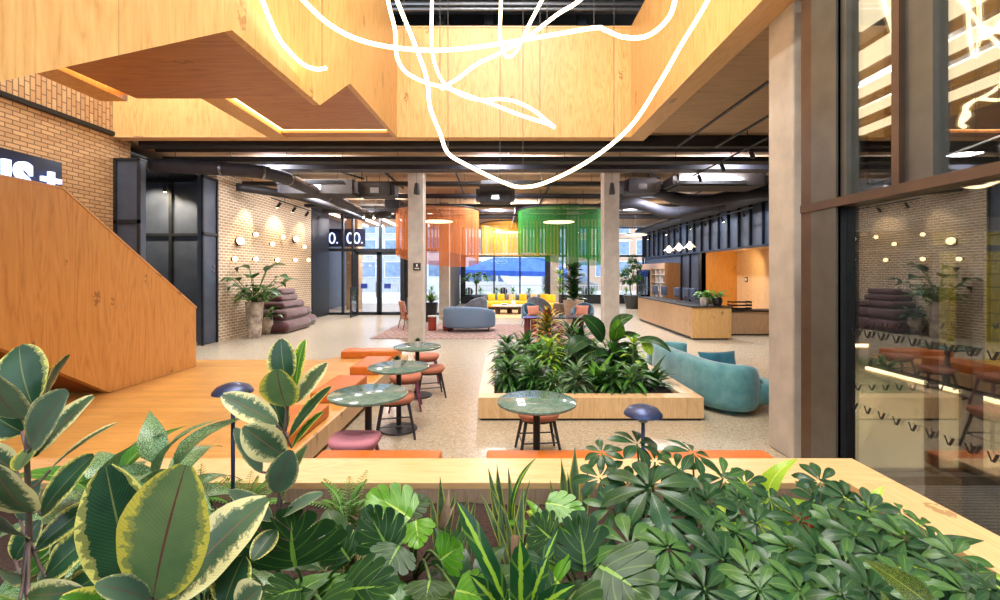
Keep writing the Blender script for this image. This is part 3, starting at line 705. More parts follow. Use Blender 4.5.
# round ceiling lamps
def disc(x, y, z, r, label):
    t = thing('disc_pendant', label, 'pendant lamp', (x,y,z))
    MB().lathe([(.0,.07),(r*.9,.06),(r,.03),(r,0)], 40).build('housing', M['darkgrey'], t, smooth=40)
    MB().lathe([(r*.97,0),(r*.97,-.012),(.001,-.012)], 40).build('diffuser', emat('disc_diffuser', srgb(255,222,170), 5), t)
    mb = MB()
    for a in range(3): mb.cyl((r*.6*math.cos(a*2.1),r*.6*math.sin(a*2.1),.06),(0,0,ZC-z),.005,n=5)
    mb.build('suspension_cable', M['black'], t)
disc(-2.3,16.5,3.79,.58,'round glowing disc lamp hanging inside the orange string shade')
disc(2.15,16.5,3.77,.58,'round glowing disc lamp hanging inside the green string shade')
disc(.35,23.2,4.0,.75,'round disc lamp inside the yellow string shade')
disc(6.05,20.0,3.6,.46,'larger flat disc lamp beyond the right column')
disc(6.6,24.0,3.65,.45,'smaller looking, more distant disc lamp right of the right column')
# string drums
def drum(x, y, r, zt, zb, cx, cy, mat, label, n=420):
    t = thing('string_lampshade', label, 'lampshade', (x,y,0))
    s = MB()
    for k in range(n):
        a = 2*PI*k/n; ca, sa = math.cos(a), math.sin(a); wd = 2*PI*r/n*.30
        z0 = zb + cx*ca + cy*sa
        p = V(r*ca, r*sa, 0); tg = V(-sa, ca, 0)*wd; nn = V(ca,sa,0)*wd*.5
        vs = [p+tg+V(0,0,z0), p-tg+V(0,0,z0), p+nn+V(0,0,z0), p+tg+V(0,0,zt), p-tg+V(0,0,zt), p+nn+V(0,0,zt)]
        s.add(vs, [(0,1,4,3),(1,2,5,4),(2,0,3,5)])
    o = s.build('string_curtain', mat, t); o['kind'] = 'stuff'
    rg = MB().tube([(r*math.cos(2*PI*k/48), r*math.sin(2*PI*k/48), zt) for k in range(49)], .03, 6)
    rg.box(-r,r,-.03,.03,zt-.02,zt+.03).box(-.03,.03,-r,r,zt-.02,zt+.03)
    for k in range(4): rg.cyl((r*.7*math.cos(k*PI/2+.78),r*.7*math.sin(k*PI/2+.78),zt),(r*.7*math.cos(k*PI/2+.78),r*.7*math.sin(k*PI/2+.78),ZC),.012,n=5)
    rg.build('top_ring', M['black'], t)
def strand(name, c1, c2):
    t = NT(name); n = t.noise(t.coord('Object',(3,3,.2)), 4, 2)
    t.set(Base_Color=t.ramp(n,[(.35,c1),(.65,c2)]), Roughness=.6)
    tl_ = t.node('ShaderNodeBsdfTranslucent'); tl_.inputs[0].default_value = c1
    mx = t.node('ShaderNodeMixShader'); mx.inputs[0].default_value = .45
    t.link(t.b.outputs[0], mx.inputs[1]); t.link(tl_.outputs[0], mx.inputs[2]); t.link(mx.outputs[0], t.out.inputs[0]); return t.m
drum(-2.28,16.5,1.5,4.18,2.42,-.12,-.25,strand('orange_string',srgb(224,150,84),srgb(206,126,64)),'large orange string lampshade around a disc lamp, left of centre')
drum(2.17,16.5,1.5,4.18,2.40,-.2,-.08,strand('green_string',srgb(60,160,62),srgb(40,130,50)),'large green string lampshade around a disc lamp, right of centre')
drum(1.0,23.2,2.0,4.4,2.85,0,0,strand('yellow_string',srgb(238,190,50),srgb(216,166,36)),'yellow string lampshade hanging furthest back between the orange and green ones')
# three pendants above the reception desk
def pend(i):
    px, py, d = ((669,251,16.5),(679,249,15.6),(690,247.5,14.7))[i]; p = W(px,py,d)
    t = thing('cone_pendant', ('farthest','middle','nearest')[i]+' of the three small white cone pendants above the reception desk', 'pendant lamp', p)
    MB().lathe([(.03,.2),(.04,.18),(.14,.05),(.2,0)], 24).build('shade', pm('warm_white_shade', srgb(214,190,160), srgb(200,176,146), 4), t, smooth=40)
    MB().ball((0,0,.0),.07,12).build('bulb', M['globe'], t, smooth=True)
    MB().cyl((0,0,.2),(0,0,ZC-p.z),.008,n=5).build('cable', M['black'], t)
for i in range(3): pend(i)
# globes and sconces on the brick wall
for i, (px, py, lb) in enumerate(((255.5,234.5,'upper row, leftmost'),(272,244,'between the two rows'),(282.5,237,'upper row, just left of the right sconce'),(304,247,'right end of the upper row'),(234.5,259,'lower row, leftmost'),(255.5,259,'lower row, second from left'),(277,260,'lower row, third from left'),(295,260,'lower row, fourth from left'),(308,260,'lower row, rightmost'))):
    d = -7.72*450/(px-500); p = W(px,py,d)
    t = thing('globe_wall_lamp', 'glowing globe lamp on the pale brick wall, '+lb, 'wall lamp', (-7.8,p.y,p.z))
    MB().ball((.10,0,0),.068,14).build('globe', M['globe'], t, smooth=True); MB().cyl((0,0,0),(.04,0,0),.05,n=12).build('wall_plate', M['black'], t)
for i, (px, py) in enumerate(((239,241),(295,239))):
    d = -7.72*450/(px-500); p = W(px,py,d)
    t = thing('brass_wall_sconce', ('left','right')[i]+' dark-backed sconce throwing a cone of light up the pale brick wall', 'wall lamp', (-7.8,p.y,p.z))
    MB().ball((.12,0,0),.11,14).build('globe', M['globe'], t, smooth=True); MB().cyl((0,.04,-.02),(.1,.04,-.02),.13,n=16).build('wall_plate', M['bronze'], t, smooth=40)

for i, (x, y, lb) in enumerate(((-5,11.9,'left front'),(.4,11.9,'middle front'),(5.6,11.9,'right front'),(-4.6,17.0,'left rear'),(.4,18.6,'middle rear'),(5.6,17.5,'right rear'))):  # housings added to go with the lights that brighten the ceiling
    t = thing('added_uplight_housing', 'slim black housing added for an unseen light that brightens the ceiling, '+lb, 'ceiling light', (x,y,4.3))
    MB().box(-.9,.9,-.06,.06,-.05,-.01).box(-.9,.9,-.06,-.05,-.01,.04).box(-.9,.9,.05,.06,-.01,.04).build('housing', M['black'], t)
    MB().cyl((-.7,0,-.01),(-.7,0,.5),.006,n=5).cyl((.7,0,-.01),(.7,0,.5),.006,n=5).build('hanger_rod', M['black'], t)
# ================================================================= FURNITURE
# --- foreground planter
pl = thing('timber_planter', 'large foreground planter box with wide pale pine rim, filled with dark soil', 'planter', (0,0,0))
MB().box(-4.6,2.47,2.79,3.16,.56,.6).build('rim', M['wood_rim'], pl, bevel=.004)
MB().box(2.16,2.47,-.4,2.787,.56,.6).build('rim', M['wood_rim_y'], pl, bevel=.004)
MB().box(-4.6,2.16,2.79,2.83,.03,.56).box(-4.6,2.44,3.10,3.13,0,.56).build('inner_panel', M['wood_inner'], pl)
MB().box(2.16,2.2,-.4,2.79,.03,.56).box(2.41,2.44,-.4,3.1,0,.56).build('side_panel', M['wood_inner'], pl)
sm = MB(); N = 60; x0, x1, y0, y1 = -4.6, 2.16, .2, 2.79; ny = 30
for j in range(ny+1):
    for i in range(N+1):
        x = x0+(x1-x0)*i/N; y = y0+(y1-y0)*j/ny
        sm.v.append((x, y, .47+.03*mnoise.noise(V(x*3,y*3,0))+.02*mnoise.noise(V(x*11,y*11,2))))
for j in range(ny):
    for i in range(N): a = j*(N+1)+i; sm.f.append((a,a+1,a+N+2,a+N+1))
sm.build('soil', M['soil'], pl, smooth=True)['kind'] = 'stuff'
# --- bench behind the planter with two orange seats
bn = thing('timber_bench', 'low timber bench along the back of the foreground planter, under the orange seats', 'bench', (0,3.16,0))
MB().box(-1.86,2.2,.0,.5,.05,.34).build('bench_box', M['wood_bench'], bn, bevel=.004)
MB().box(-1.8,2.15,.0,.44,0,.05).build('plinth', M['black'], bn)
def seat(x0, x1, y0, y1, z0, z1, mat, label, name='seat_cushion', group=None):
    t = thing(name, label, 'cushion', ((x0+x1)/2,(y0+y1)/2,z0), group=group)
    MB().rbox((0,0,(z1-z0)/2),(x1-x0,y1-y0,z1-z0),.022,3).build('upholstery', mat, t, smooth=True)
    MB().box(-(x1-x0)/2+.012,(x1-x0)/2-.012,-(y1-y0)/2+.012,(y1-y0)/2-.012,-.006 if z0 > .35 else .0,.02).build('base_board', M['black'], t)
    return t
seat(-1.46,-.475,3.2,3.7,.345,.45,M['orange_seat'],'long orange leather seat pad behind the planter rim, at the left under the pink stool')
seat(-.11,2.17,3.2,3.7,.345,.45,M['orange_seat'],'longer orange leather seat pad behind the planter rim, running right to the column')
for (a, b, c, d_, lb) in ((-3.05,-1.97,8.62,9.06,'farthest orange cushion on the platform edge, turned lengthwise across'),(-2.41,-1.95,7.2,8.13,'orange cushion on the platform edge between the far pair of tables'),(-2.39,-1.95,5.65,6.62,'orange cushion on the platform edge behind the nearest round table'),(-2.41,-1.95,4.25,5.15,'nearest orange cushion on the platform edge, half hidden by the rubber plant')):
    seat(a,b,c,d_,.262,.40,M['orange'],lb,'platform_cushion')
# --- tables
def table(x, y, label, r=.365, z=.77):
    t = thing('round_table', label, 'table', (x,y,0))
    MB().lathe([(.001,-.03),(r-.012,-.03),(r,-.02),(r,-.004),(r-.006,0),(.001,0)], 56, (0,0,z)).build('tabletop', M['marble'], t, smooth=35)
    MB().cyl((0,0,.02),(0,0,z-.03),.032,n=20).build('pedestal', M['black'], t, smooth=40)
    MB().lathe([(.001,0),(.22,0),(.225,.008),(.22,.016),(.05,.022),(.034,.04)], 40).build('foot_plate', M['black'], t, smooth=40)
    MB().box(-.16,.16,-.03,.03,z-.045,z-.03).box(-.03,.03,-.16,.16,z-.045,z-.03).build('spider', M['black'], t)
    return t
table(-1.24,4.24,'nearest round green marble table beside the platform, pink stool in front')
table(-1.23,5.47,'middle round marble table beside the platform, carrying a small succulent pot')
table(-1.28,6.97,'farthest round marble table in front of the left concrete column')
table(.325,3.99,'round green marble table standing alone before the centre planter',.35)
# --- stools
def stool(x, y, rz, cloth, legm, label, zs=.46, ring=True, w=.44):
    t = thing('stool', label, 'stool', (x,y,0), rz)
    n = 28; a = w/2; b = w*.42
    def ell(k, sc):
        th = 2*PI*k/n; e = .62
        cx = math.copysign(abs(math.cos(th))**e, math.cos(th)); sy = math.copysign(abs(math.sin(th))**e, math.sin(th))
        return (a*sc*cx, b*sc*sy)
    mb = MB(); lv = [(.0,.0),(.86,.0),(.97,.022),(1.0,.045),(.96,.07),(.8,.084),(.4,.082),(.0,.078)]
    for sc, z in lv:
        for k in range(n):
            p = ell(k, max(sc,.001)); dip = .018*(p[0]/a)**2*(1 if z > .02 else .3)
            mb.v.append((p[0], p[1], zs-.085+z+dip))
    for i in range(len(lv)-1):
        for k in range(n): mb.f.append((i*n+k, i*n+(k+1)%n, (i+1)*n+(k+1)%n, (i+1)*n+k))
    mb.build('seat', cloth, t, smooth=60)
    MB().prism([(a*.8*math.cos(2*PI*k/20), b*.8*math.sin(2*PI*k/20)) for k in range(20)], zs-.11, zs-.085).build('seat_frame', legm, t)
    for sx in (-1,1):
        for sy in (-1,1):
            MB().tube([(sx*a*.66,sy*b*.62,zs-.09),(sx*a*.98,sy*b*.98,0)], [.019,.013], 10).build('leg', legm, t, smooth=40)
    if ring:
        k = 1-(.16/(zs-.09)); q = .66+.32*k; q2 = .62+.36*k
        mb = MB()
        c = [(sx*a*q, sy*b*q2, .16) for sx, sy in ((-1,-1),(1,-1),(1,1),(-1,1))]
        for i in range(4): mb.tube([c[i], c[(i+1)%4]], .008, 6)
        mb.build('foot_rail', legm, t)
    return t
stool(-1.28,3.98,.0,M['pink'],M['plum'],'pink fabric stool with plum legs nearest the camera, before the first table',.46)
stool(-1.22,5.25,.25,M['salmon'],M['stoolblack'],'salmon stool with black legs between the nearest and middle marble tables',.49)
stool(-1.32,6.3,.15,M['salmon'],M['plum'],'salmon stool with plum legs just beyond the middle table',.48)
stool(-1.08,6.95,.3,M['salmon'],M['stoolblack'],'salmon stool with black legs right of the farthest table pedestal',.46)
stool(-1.28,7.85,.1,M['salmon'],M['plum'],'salmon stool with plum legs beyond the farthest marble table',.48)
stool(.40,4.75,.1,M['salmon'],M['stoolblack'],'salmon stool with black legs tucked under the lone round table',.46)
# --- small succulents on tables
M['succ'] = pm('succulent_green', srgb(74,104,70), srgb(40,72,46), 30, .6)
M['potwhite'] = pm('speckled_white_pot', srgb(226,222,216), srgb(190,186,182), 90, .5)
def succulent(x, y, z, label):
    t = thing('potted_succulent', label, 'plant pot', (x,y,z))
    MB().lathe([(.001,0),(.045,0),(.056,.09),(.05,.09),(.048,.075),(.001,.075)], 24).build('pot', M['potwhite'], t, smooth=40)
    mb = MB(); random.seed(4)
    for k in range(34):
        a = k*2.4; e = 1.35-k*.036; r = .006+.001*k*.3
        d = V(math.cos(a)*math.cos(e), math.sin(a)*math.cos(e), math.sin(e))
        mb.leaf(V(d.x*r,d.y*r,.075), V(d.x*.06,d.y*.06,.075+d.z*.05+.012), .024, up=(-d.x,-d.y,1), bow=.05, fold=.4, nl=4, na=2)
    mb.build('rosette', M['succ'], t, smooth=True)
succulent(-1.24,5.42,.77,'small succulent in a white speckled pot on the middle marble table')
succulent(-1.26,6.9,.77,'small succulent in a white pot on the farthest marble table')
# --- centre planter
M['wood_side2'] = wood('birch_side', srgb(232,204,168), srgb(206,172,132), 'y', gs=1.6)
cp = thing('low_timber_planter', 'low birch planter box full of plants in the middle of the hall', 'planter', (0,0,0))
MB().box(-.28,2.62,5.78,5.99,.03,.30).build('front_panel', M['wood_bench'], cp, bevel=.004)
MB().box(-.28,-.08,5.99,8.8,.03,.30).build('side_panel', M['wood_side2'], cp); MB().box(2.40,2.62,5.99,8.8,.03,.30).build('side_panel', M['wood_side2'], cp)
MB().box(-.08,2.40,8.6,8.8,.03,.30).build('back_panel', M['wood_bench'], cp)
MB().box(-.25,2.59,5.81,8.77,0,.03).build('plinth', M['black'], cp)
MB().box(-.08,2.40,5.99,8.6,.1,.24).build('soil', M['soil'], cp)['kind'] = 'stuff'
# --- mushroom lamps
def bollard(px, py, d, label, zb=.46):
    p = W(px, py, d); t = thing('mushroom_lamp', label, 'garden lamp', (p.x,p.y,zb)); h = p.z-zb
    MB().lathe([(.001,.035),(.03,.033),(.07,.018),(.088,-.004),(.09,-.012),(.06,-.014),(.001,-.012)], 32, (0,0,h)).build('cap', M['navy'], t, smooth=50)
    MB().lathe([(.001,-.045),(.022,-.045),(.022,-.014),(.001,-.012)], 16, (0,0,h)).build('lens', M['potwhite'], t, smooth=40)
    MB().cyl((0,0,0),(0,0,h-.03),.009,n=12).build('stem', M['navy'], t, smooth=True)
bollard(233,390,2.15,'dark blue mushroom garden lamp left of the tall variegated rubber plant')
bollard(643,412,2.15,'dark blue mushroom garden lamp rising from the schefflera before the centre planter')
# --- teal sofa
def velvet(name, a, b):
    t = NT(name); n = t.noise(t.coord('Object'), 5, 5, .6, .6)
    t.set(Base_Color=t.ramp(n, [(.35, a), (.65, b)]), Roughness=.85)
    t.b.inputs['Sheen Weight'].default_value = .6; t.b.inputs['Sheen Roughness'].default_value = .4
    t.bump(t.noise(t.coord('Object'), 160, 2), .15, .003); return t.m
M['teal'] = velvet('teal_velvet', srgb(70,126,134), srgb(100,150,156))
def sofa_shell(spine, h, th, mat, parent, name='backrest', z0=.06, prof=None, hs=None):
    """curved upholstered back following a plan polyline"""
    pts = ease([(x,y,0) for x, y in spine], 8); mb = MB(); m = len(pts)
    cs = []; 
    for k in range(16):
        a = 2*PI*k/16; e = .5
        cs.append((math.copysign(abs(math.cos(a))**e, math.cos(a)), math.copysign(abs(math.sin(a))**e, math.sin(a))))
    for i, p in enumerate(pts):
        t = (pts[min(i+1,m-1)]-pts[max(i-1,0)]).normalized(); nn = V(t.y,-t.x,0)
        e = min(i, m-1-i)/3; sc = min(1, math.sin(min(1,e+.15)*PI/2))
        hh = h if hs is None else hs(i/(m-1))
        for (u, v) in cs: q = p+nn*(u*th/2*sc); mb.v.append((q.x,q.y,z0+(hh-z0)*(.5+.5*v*(.9+.1*sc))))
    n = 16
    for i in range(m-1):
        for k in range(n): mb.f.append((i*n+k,(i+1)*n+k,(i+1)*n+(k+1)%n,i*n+(k+1)%n))
    mb.f += [tuple(range(n)), tuple((m-1)*n+k for k in reversed(range(n)))]
    return mb.build(name, mat, parent, smooth=True)
ts = thing('teal_sofa', 'curved teal velvet sofa seen from behind at the right of the centre planter', 'sofa', (0,0,0))
sofa_shell([(2.80,8.0),(2.80,7.3),(2.84,6.7),(2.92,6.25),(3.12,6.02),(3.32,6.05),(3.46,6.3)],.80,.28,M['teal'],ts,hs=lambda u: .66+.02*math.sin(u*PI) if u < .8 else .674-.08*(u-.8)*5)
sofa_shell([(2.78,7.95),(2.84,8.3),(3.1,8.45),(3.45,8.3)],.62,.26,M['teal'],ts)
MB().rbox((3.42,7.1,.26),(.86,2.2,.3),.12,4).build('seat', M['teal'], ts, smooth=True)
MB().rbox((3.50,6.32,.27),(.22,.5,.40),.1,4).build('patterned_side', pm('dotted_teal_fabric', srgb(140,180,178), srgb(52,110,116), 70, .9, detail=0), ts, smooth=True)
MB().prism([(2.9,8.2),(2.86,7.0),(2.94,6.3),(3.12,6.06),(3.36,6.1),(3.5,6.3),(3.7,7.0),(3.7,8.1)],.0,.07).build('plinth', M['teal'], ts)
def pillow(x, y, z, w, h, mat, label, rx=1.2, rz=0, name='throw_pillow', t_=.12):
    t = thing(name, label, 'cushion', (x,y,z), rz)
    mb = MB(); n = 12
    for s_ in (1,-1):
        o = len(mb.v)
        for j in range(n+1):
            for i in range(n+1):
                u = -1+2*i/n; v = -1+2*j/n
                pin = 1-.10*(1-abs(u*v)) if False else 1
                k = 1-.08*((1-u*u)*abs(v)+(1-v*v)*abs(u))
                th = t_/2*((1-u**4)*(1-v**4))**.5
                q = Matrix.Rotation(rx,3,'X') @ V(u*w/2*k, v*h/2*k, s_*th)
                mb.v.append((q.x,q.y,q.z+h/2*math.sin(rx)))
        for j in range(n):
            for i in range(n):
                a = o+j*(n+1)+i
                f = (a,a+1,a+n+2,a+n+1); mb.f.append(f if s_ > 0 else tuple(reversed(f)))
    mb.build('cover', mat, t, smooth=True)
    return t
pillow(3.33,6.85,.38,.62,.34,velvet('deep_teal_velvet', srgb(26,84,104), srgb(38,104,124)),'dark teal cushion leaning inside the teal sofa',1.2,.15)
# --- rugs
def rug_mat():
    t = NT('diamond_rug'); s = t.node('ShaderNodeSeparateXYZ'); t.link(t.coord('Object'), s.inputs[0])
    a = t.math('PINGPONG', t.math('MULTIPLY', s.outputs[0], 1.6), .5); b = t.math('PINGPONG', t.math('MULTIPLY', s.outputs[1], 1.1), .5)
    f = t.math('FRACT', t.math('MULTIPLY', t.math('ADD', a, b), 2.5))
    t.set(Base_Color=t.ramp(f, [(.0, srgb(176,152,142)), (.32, srgb(130,92,84)), (.5, srgb(166,136,118)), (.7, srgb(98,72,78)), (1, srgb(184,166,156))]), Roughness=.95)
    t.bump(t.noise(t.coord('Object'), 90, 2), .3); return t.m
tag(MB().box(-3.75,2.9,12.95,16.6,.0,.015).build('patterned_rug', rug_mat(), bevel=.005), 'large diamond-patterned brown and rose rug beyond the left column', 'rug')
tag(MB().box(-1.4,2.6,19.0,23.5,.0,.015).build('beige_rug', ribbed('beige_rug', srgb(214,184,134), srgb(176,140,96), 5, 'Y'), bevel=.005), 'beige striped rug under the low table before the yellow sofa', 'rug')
# --- blue curved sofa
M['blue'] = pm('blue_grey_fabric', srgb(112,134,158), srgb(94,116,142), 90, .9)
bs = thing('blue_sofa', 'blue-grey curved sofa with its back to the camera on the patterned rug', 'sofa', (-1.0,14.5,0))
sofa_shell([(-.68,.75),(-.76,.2),(-.55,-.16),(0,-.3),(.5,-.16),(.74,.25),(.7,.7)],.78,.2,M['blue'],bs,z0=.14,hs=lambda u: .62+.22*math.sin(min(1,u*1.15)*PI)**.7)
MB().rbox((0,.35,.3),(1.3,.75,.22),.08,3).build('seat', M['blue'], bs, smooth=True)
for x, y in ((-.6,-.02),(.6,0),(-.6,.65),(.6,.65)): MB().cyl((x,y,.2),(x*1.1,y*1.1,0),.022,.014,8).build('leg', M['black'], bs)
pillow(-.72,15.1,.42,.3,.3,pm('cream_cushion', srgb(226,200,160), srgb(206,178,138), 40, .9),'round-looking cream cushion in the chair behind the blue-grey sofa',1.3,0,t_=.14)
# --- side tables
M['red'] = pm('red_lacquer', srgb(156,52,26), srgb(128,38,20), 5, .25, coat=.5)
M['dkred'] = pm('dark_red_lacquer', srgb(96,26,28), srgb(70,18,22), 5, .2, coat=.5)
M['tealglass'] = pm('blue_black_gloss_top', srgb(52,66,84), srgb(40,52,70), 5, .06)
def drum_table(x, y, r, h, label, mat, topm):
    t = thing('drum_side_table', label, 'side table', (x,y,0))
    MB().lathe([(.001,0),(r*.9,0),(r*.9,h-.03),(.001,h-.03)], 32).build('body', mat, t, smooth=40)
    MB().lathe([(.001,h-.03),(r,h-.03),(r,h),(.001,h)], 32).build('tabletop', topm, t, smooth=40)
drum_table(-2.22,14.75,.15,.5,'small red-brown drum side table right of the left column',M['red'],M['potwhite'])
drum_table(-1.72,14.9,.2,.5,'second red-brown drum side table with a pale top beside the blue-grey sofa',M['red'],M['potwhite'])
rt = thing('lacquered_table', 'dark red lacquered table with twin cylinder legs and glossy top behind the croton', 'table', (1.95,14.2,0))
MB().prism([(.62*math.cos(2*PI*k/36)*1.25,.5*math.sin(2*PI*k/36)) for k in range(36)],.5,.54).build('tabletop', M['tealglass'], rt, bevel=.008)
for k, (x, y) in enumerate(((-.62,-.1),(-.42,.1),(.42,-.1),(.62,.1))): MB().cyl((x,y,.0),(x,y,.5),.1,n=20).build('leg', M['red'] if k == 1 else M['dkred'], rt, smooth=40)
rt = thing('lacquered_table', 'taller red and dark red side table left of the croton, beside the blue armchair', 'side table', (1.0,13.3,0))
MB().box(-.3,.3,-.22,.22,.56,.6).build('tabletop', M['dkred'], rt, bevel=.008)
for k, (x, y) in enumerate(((-.2,-.1),(.0,.05),(.2,-.1))): MB().cyl((x,y,.0),(x,y,.56),.09,n=20).build('leg', M['dkred'] if k != 1 else M['red'], rt, smooth=40)
# --- armchairs
def armchair(x, y, rz, mat, label, legm, h=.8, w=.68):
    t = thing('armchair', label, 'armchair', (x,y,0), rz)   # faces -Y
    sofa_shell([(-w/2,-.22),(-w/2-.01,.05),(-w/3,.28),(0,.34),(w/3,.28),(w/2+.01,.05),(w/2,-.22)],h,.1,mat,t,z0=.3,hs=lambda u: .48+(h-.48)*math.sin(u*PI)**1.2)
    MB().rbox((0,0,.36),(w-.08,.58,.16),.06,3).build('seat', mat, t, smooth=True)
    for a in (-1,1):
        for b in (-1,1): MB().cyl((a*w*.36,b*.2,.29),(a*w*.46,b*.27,0),.013,.01,8).build('leg', legm, t)
    return t
M['petrol'] = velvet('petrol_velvet', srgb(30,66,88), srgb(44,88,110))
M['grey'] = velvet('grey_velvet', srgb(78,82,92), srgb(104,108,116))
M['rose'] = pm('rose_cushion', srgb(206,140,116), srgb(186,118,96), 30, .9)
brassm = pm('brass_leg', srgb(150,116,74), srgb(120,90,56), 5, .35, .7)
armchair(1.14,15.8,.35,M['petrol'],'petrol blue velvet armchair with a rose cushion, left behind the croton',brassm,.84)
pillow(1.16,15.6,.43,.46,.36,M['rose'],'rose cushion on the armchair left behind the croton',1.25,.35)
armchair(2.92,15.9,-.45,M['petrol'],'petrol blue velvet armchair with a rose cushion, in front of the tan plant pot',brassm,.84)
pillow(2.86,15.7,.43,.46,.36,M['rose'],'rose cushion on the armchair before the tan plant pot',1.25,-.45)
armchair(1.55,18.0,PI-.5,M['grey'],'dark grey winged armchair turned away before the yellow sofa',M['black'],.98,.9)
armchair(-.95,17.4,PI+.6,M['grey'],'dark grey winged armchair behind the blue-grey sofa',M['black'],.98,.9)
wa = thing('wooden_armchair', 'patterned armchair on splayed wooden legs half hidden by the left column', 'armchair', (-3.02,15.3,0), 2.0)
walnut = pm('walnut', srgb(122,72,44), srgb(92,52,32), 8, .5)
patt = pm('floral_fabric', srgb(214,168,140), srgb(150,74,62), 14, .9, detail=1)
MB().rbox((0,0,.4),(.6,.6,.14),.05,3).build('seat', patt, wa, smooth=True)
MB().rbox((0,.28,.68),(.6,.12,.56),.05,3,rx=-.2).build('backrest', patt, wa, smooth=True)
MB().tube([(-.34,-.3,.6),(-.36,.3,.58)],.022,8).tube([(.34,-.3,.6),(.36,.3,.58)],.022,8).build('armrest', walnut, wa, smooth=True)
for a in (-1,1):
    for b in (-1,1): MB().cyl((a*.31,b*.24,.58),(a*.4,b*.36,0),.022,.014,8).build('leg', walnut, wa)
bc = thing('office_chair', 'blue framed chair back showing left of the left column', 'chair', (-3.15,16.4,0), .3)
MB().rbox((0,.2,.75),(.44,.05,.5),.02,2).build('backrest', M['blue'], bc, smooth=True); MB().rbox((0,0,.45),(.44,.44,.05),.02,2).build('seat', M['blue'], bc, smooth=True)
for a in (-1,1):
    for b in (-1,1): MB().cyl((a*.2,b*.2,.45),(a*.22,b*.22,0),.014,n=8).build('leg', M['black'], bc)
# --- yellow sofa
M['yellow'] = velvet('yellow_velvet', srgb(226,170,14), srgb(242,192,30))
ys = thing('yellow_sofa', 'long curved mustard yellow sofa before the far windows', 'sofa', (0,0,0))
seatm = MB()
pts = [(-.75,23.6),(.3,23.9),(1.5,23.9),(2.3,23.7)]
for k, (x, y, rz, w_) in enumerate(((-.35,23.3,.22,1.3),(.75,23.5,.0,1.3),(1.9,23.4,-.2,1.3))):
    MB().rbox((x,y,.31),(w_,.95,.30),.12,4,rz=rz).build('seat', M['yellow'], ys, smooth=True)
sofa_shell([(-.95,23.5),(-.4,23.85),(.7,24.05),(1.9,23.9),(2.5,23.5)],.74,.24,M['grey'],ys,z0=.15,hs=lambda u: .72)
MB().box(-.8,2.3,23.1,23.8,.02,.16).build('plinth', M['black'], ys)
pf = thing('yellow_pouf', 'separate rounded yellow sofa end piece right of the dark grey winged chair', 'pouf', (2.45,21.6,0))
MB().rbox((0,0,.27),(.95,.8,.42),.14,4).build('seat', M['yellow'], pf, smooth=True); MB().cyl((0,0,0),(0,0,.08),.3,n=20).build('plinth', M['black'], pf)
checks = ribbed('striped_cream_fabric', srgb(232,214,170), srgb(170,130,70), 9, 'X')
for i, (px, m_, lb) in enumerate(((491.5,M['yellow'],'yellow cushion at the left end of the yellow sofa'),(501,M['yellow'],'big yellow cushion, second from the left on the yellow sofa'),(512,checks,'striped cream cushion, third from the left on the yellow sofa'),(523,M['yellow'],'big yellow cushion in the middle of the yellow sofa'),(534,checks,'striped cream cushion right of the middle of the yellow sofa'),(544,M['yellow'],'yellow cushion near the right end of the yellow sofa'))):
    pillow((px-500)/450*23.4,23.42,.46,.40,.38,m_,lb,1.25,(i-2.5)*-.08)
pillow(2.5,21.75,.48,.42,.4,M['yellow'],'yellow cushion standing on the yellow pouf',1.3,-.2)
ct = thing('low_coffee_table', 'low round cream-topped coffee table with dark legs before the yellow sofa', 'coffee table', (.45,20.9,0))
MB().lathe([(.001,.36),(.84,.36),(.86,.38),(.86,.41),(.001,.42)],40,sy=.7).build('tabletop', pm('cream_top', srgb(232,222,206), srgb(216,204,186), 6, .3), ct, smooth=40)
for x, y in ((-.55,-.1),(.5,-.15),(0,.3)): MB().cyl((x,y,0),(x,y,.36),.12,n=18).build('leg', pm('dark_walnut', srgb(74,46,36)), ct, smooth=40)
tag(MB().lathe([(.001,0),(.1,0),(.13,.1),(.06,.2),(.07,.24),(.001,.24)],20).build('cream_vase', M['potwhite'], loc=(.62,20.85,.42), smooth=40), 'little cream vase standing on the low coffee table', 'vase')
tag(MB().lathe([(.001,0),(.08,0),(.2,.07),(.18,.07),(.001,.02)],20).build('cream_bowl', M['potwhite'], loc=(.2,20.8,.42), smooth=40), 'shallow cream bowl on the low coffee table', 'bowl')
# --- burgundy roll sofa
M['burg'] = velvet('burgundy_velvet', srgb(66,32,36), srgb(88,48,52))
bg = thing('burgundy_roll_sofa', 'stepped burgundy velvet sofa of stacked rounded rolls against the pale brick wall', 'sofa', (0,0,0))
for (xf, y, z, L, h) in ((-6.62,14.95,.19,1.9,.38),(-6.75,15.0,.55,1.7,.34),(-6.95,15.1,.85,1.4,.24),(-7.05,15.15,1.07,1.25,.22),(-7.1,15.15,1.28,1.1,.2)):
    MB().rbox(((xf-7.74)/2,y,z),(xf+7.74,L,h),h*.48,5).build('roll', M['burg'], bg, smooth=True)
for (xf, y, z, L, h) in ((-6.85,16.45,.19,1.0,.36),(-7.0,16.4,.52,.85,.3),(-7.15,16.2,.8,.7,.24)):
    MB().rbox(((xf-7.74)/2,y,z),(xf+7.74,L,h),h*.48,5).build('roll', M['burg'], bg, smooth=True)
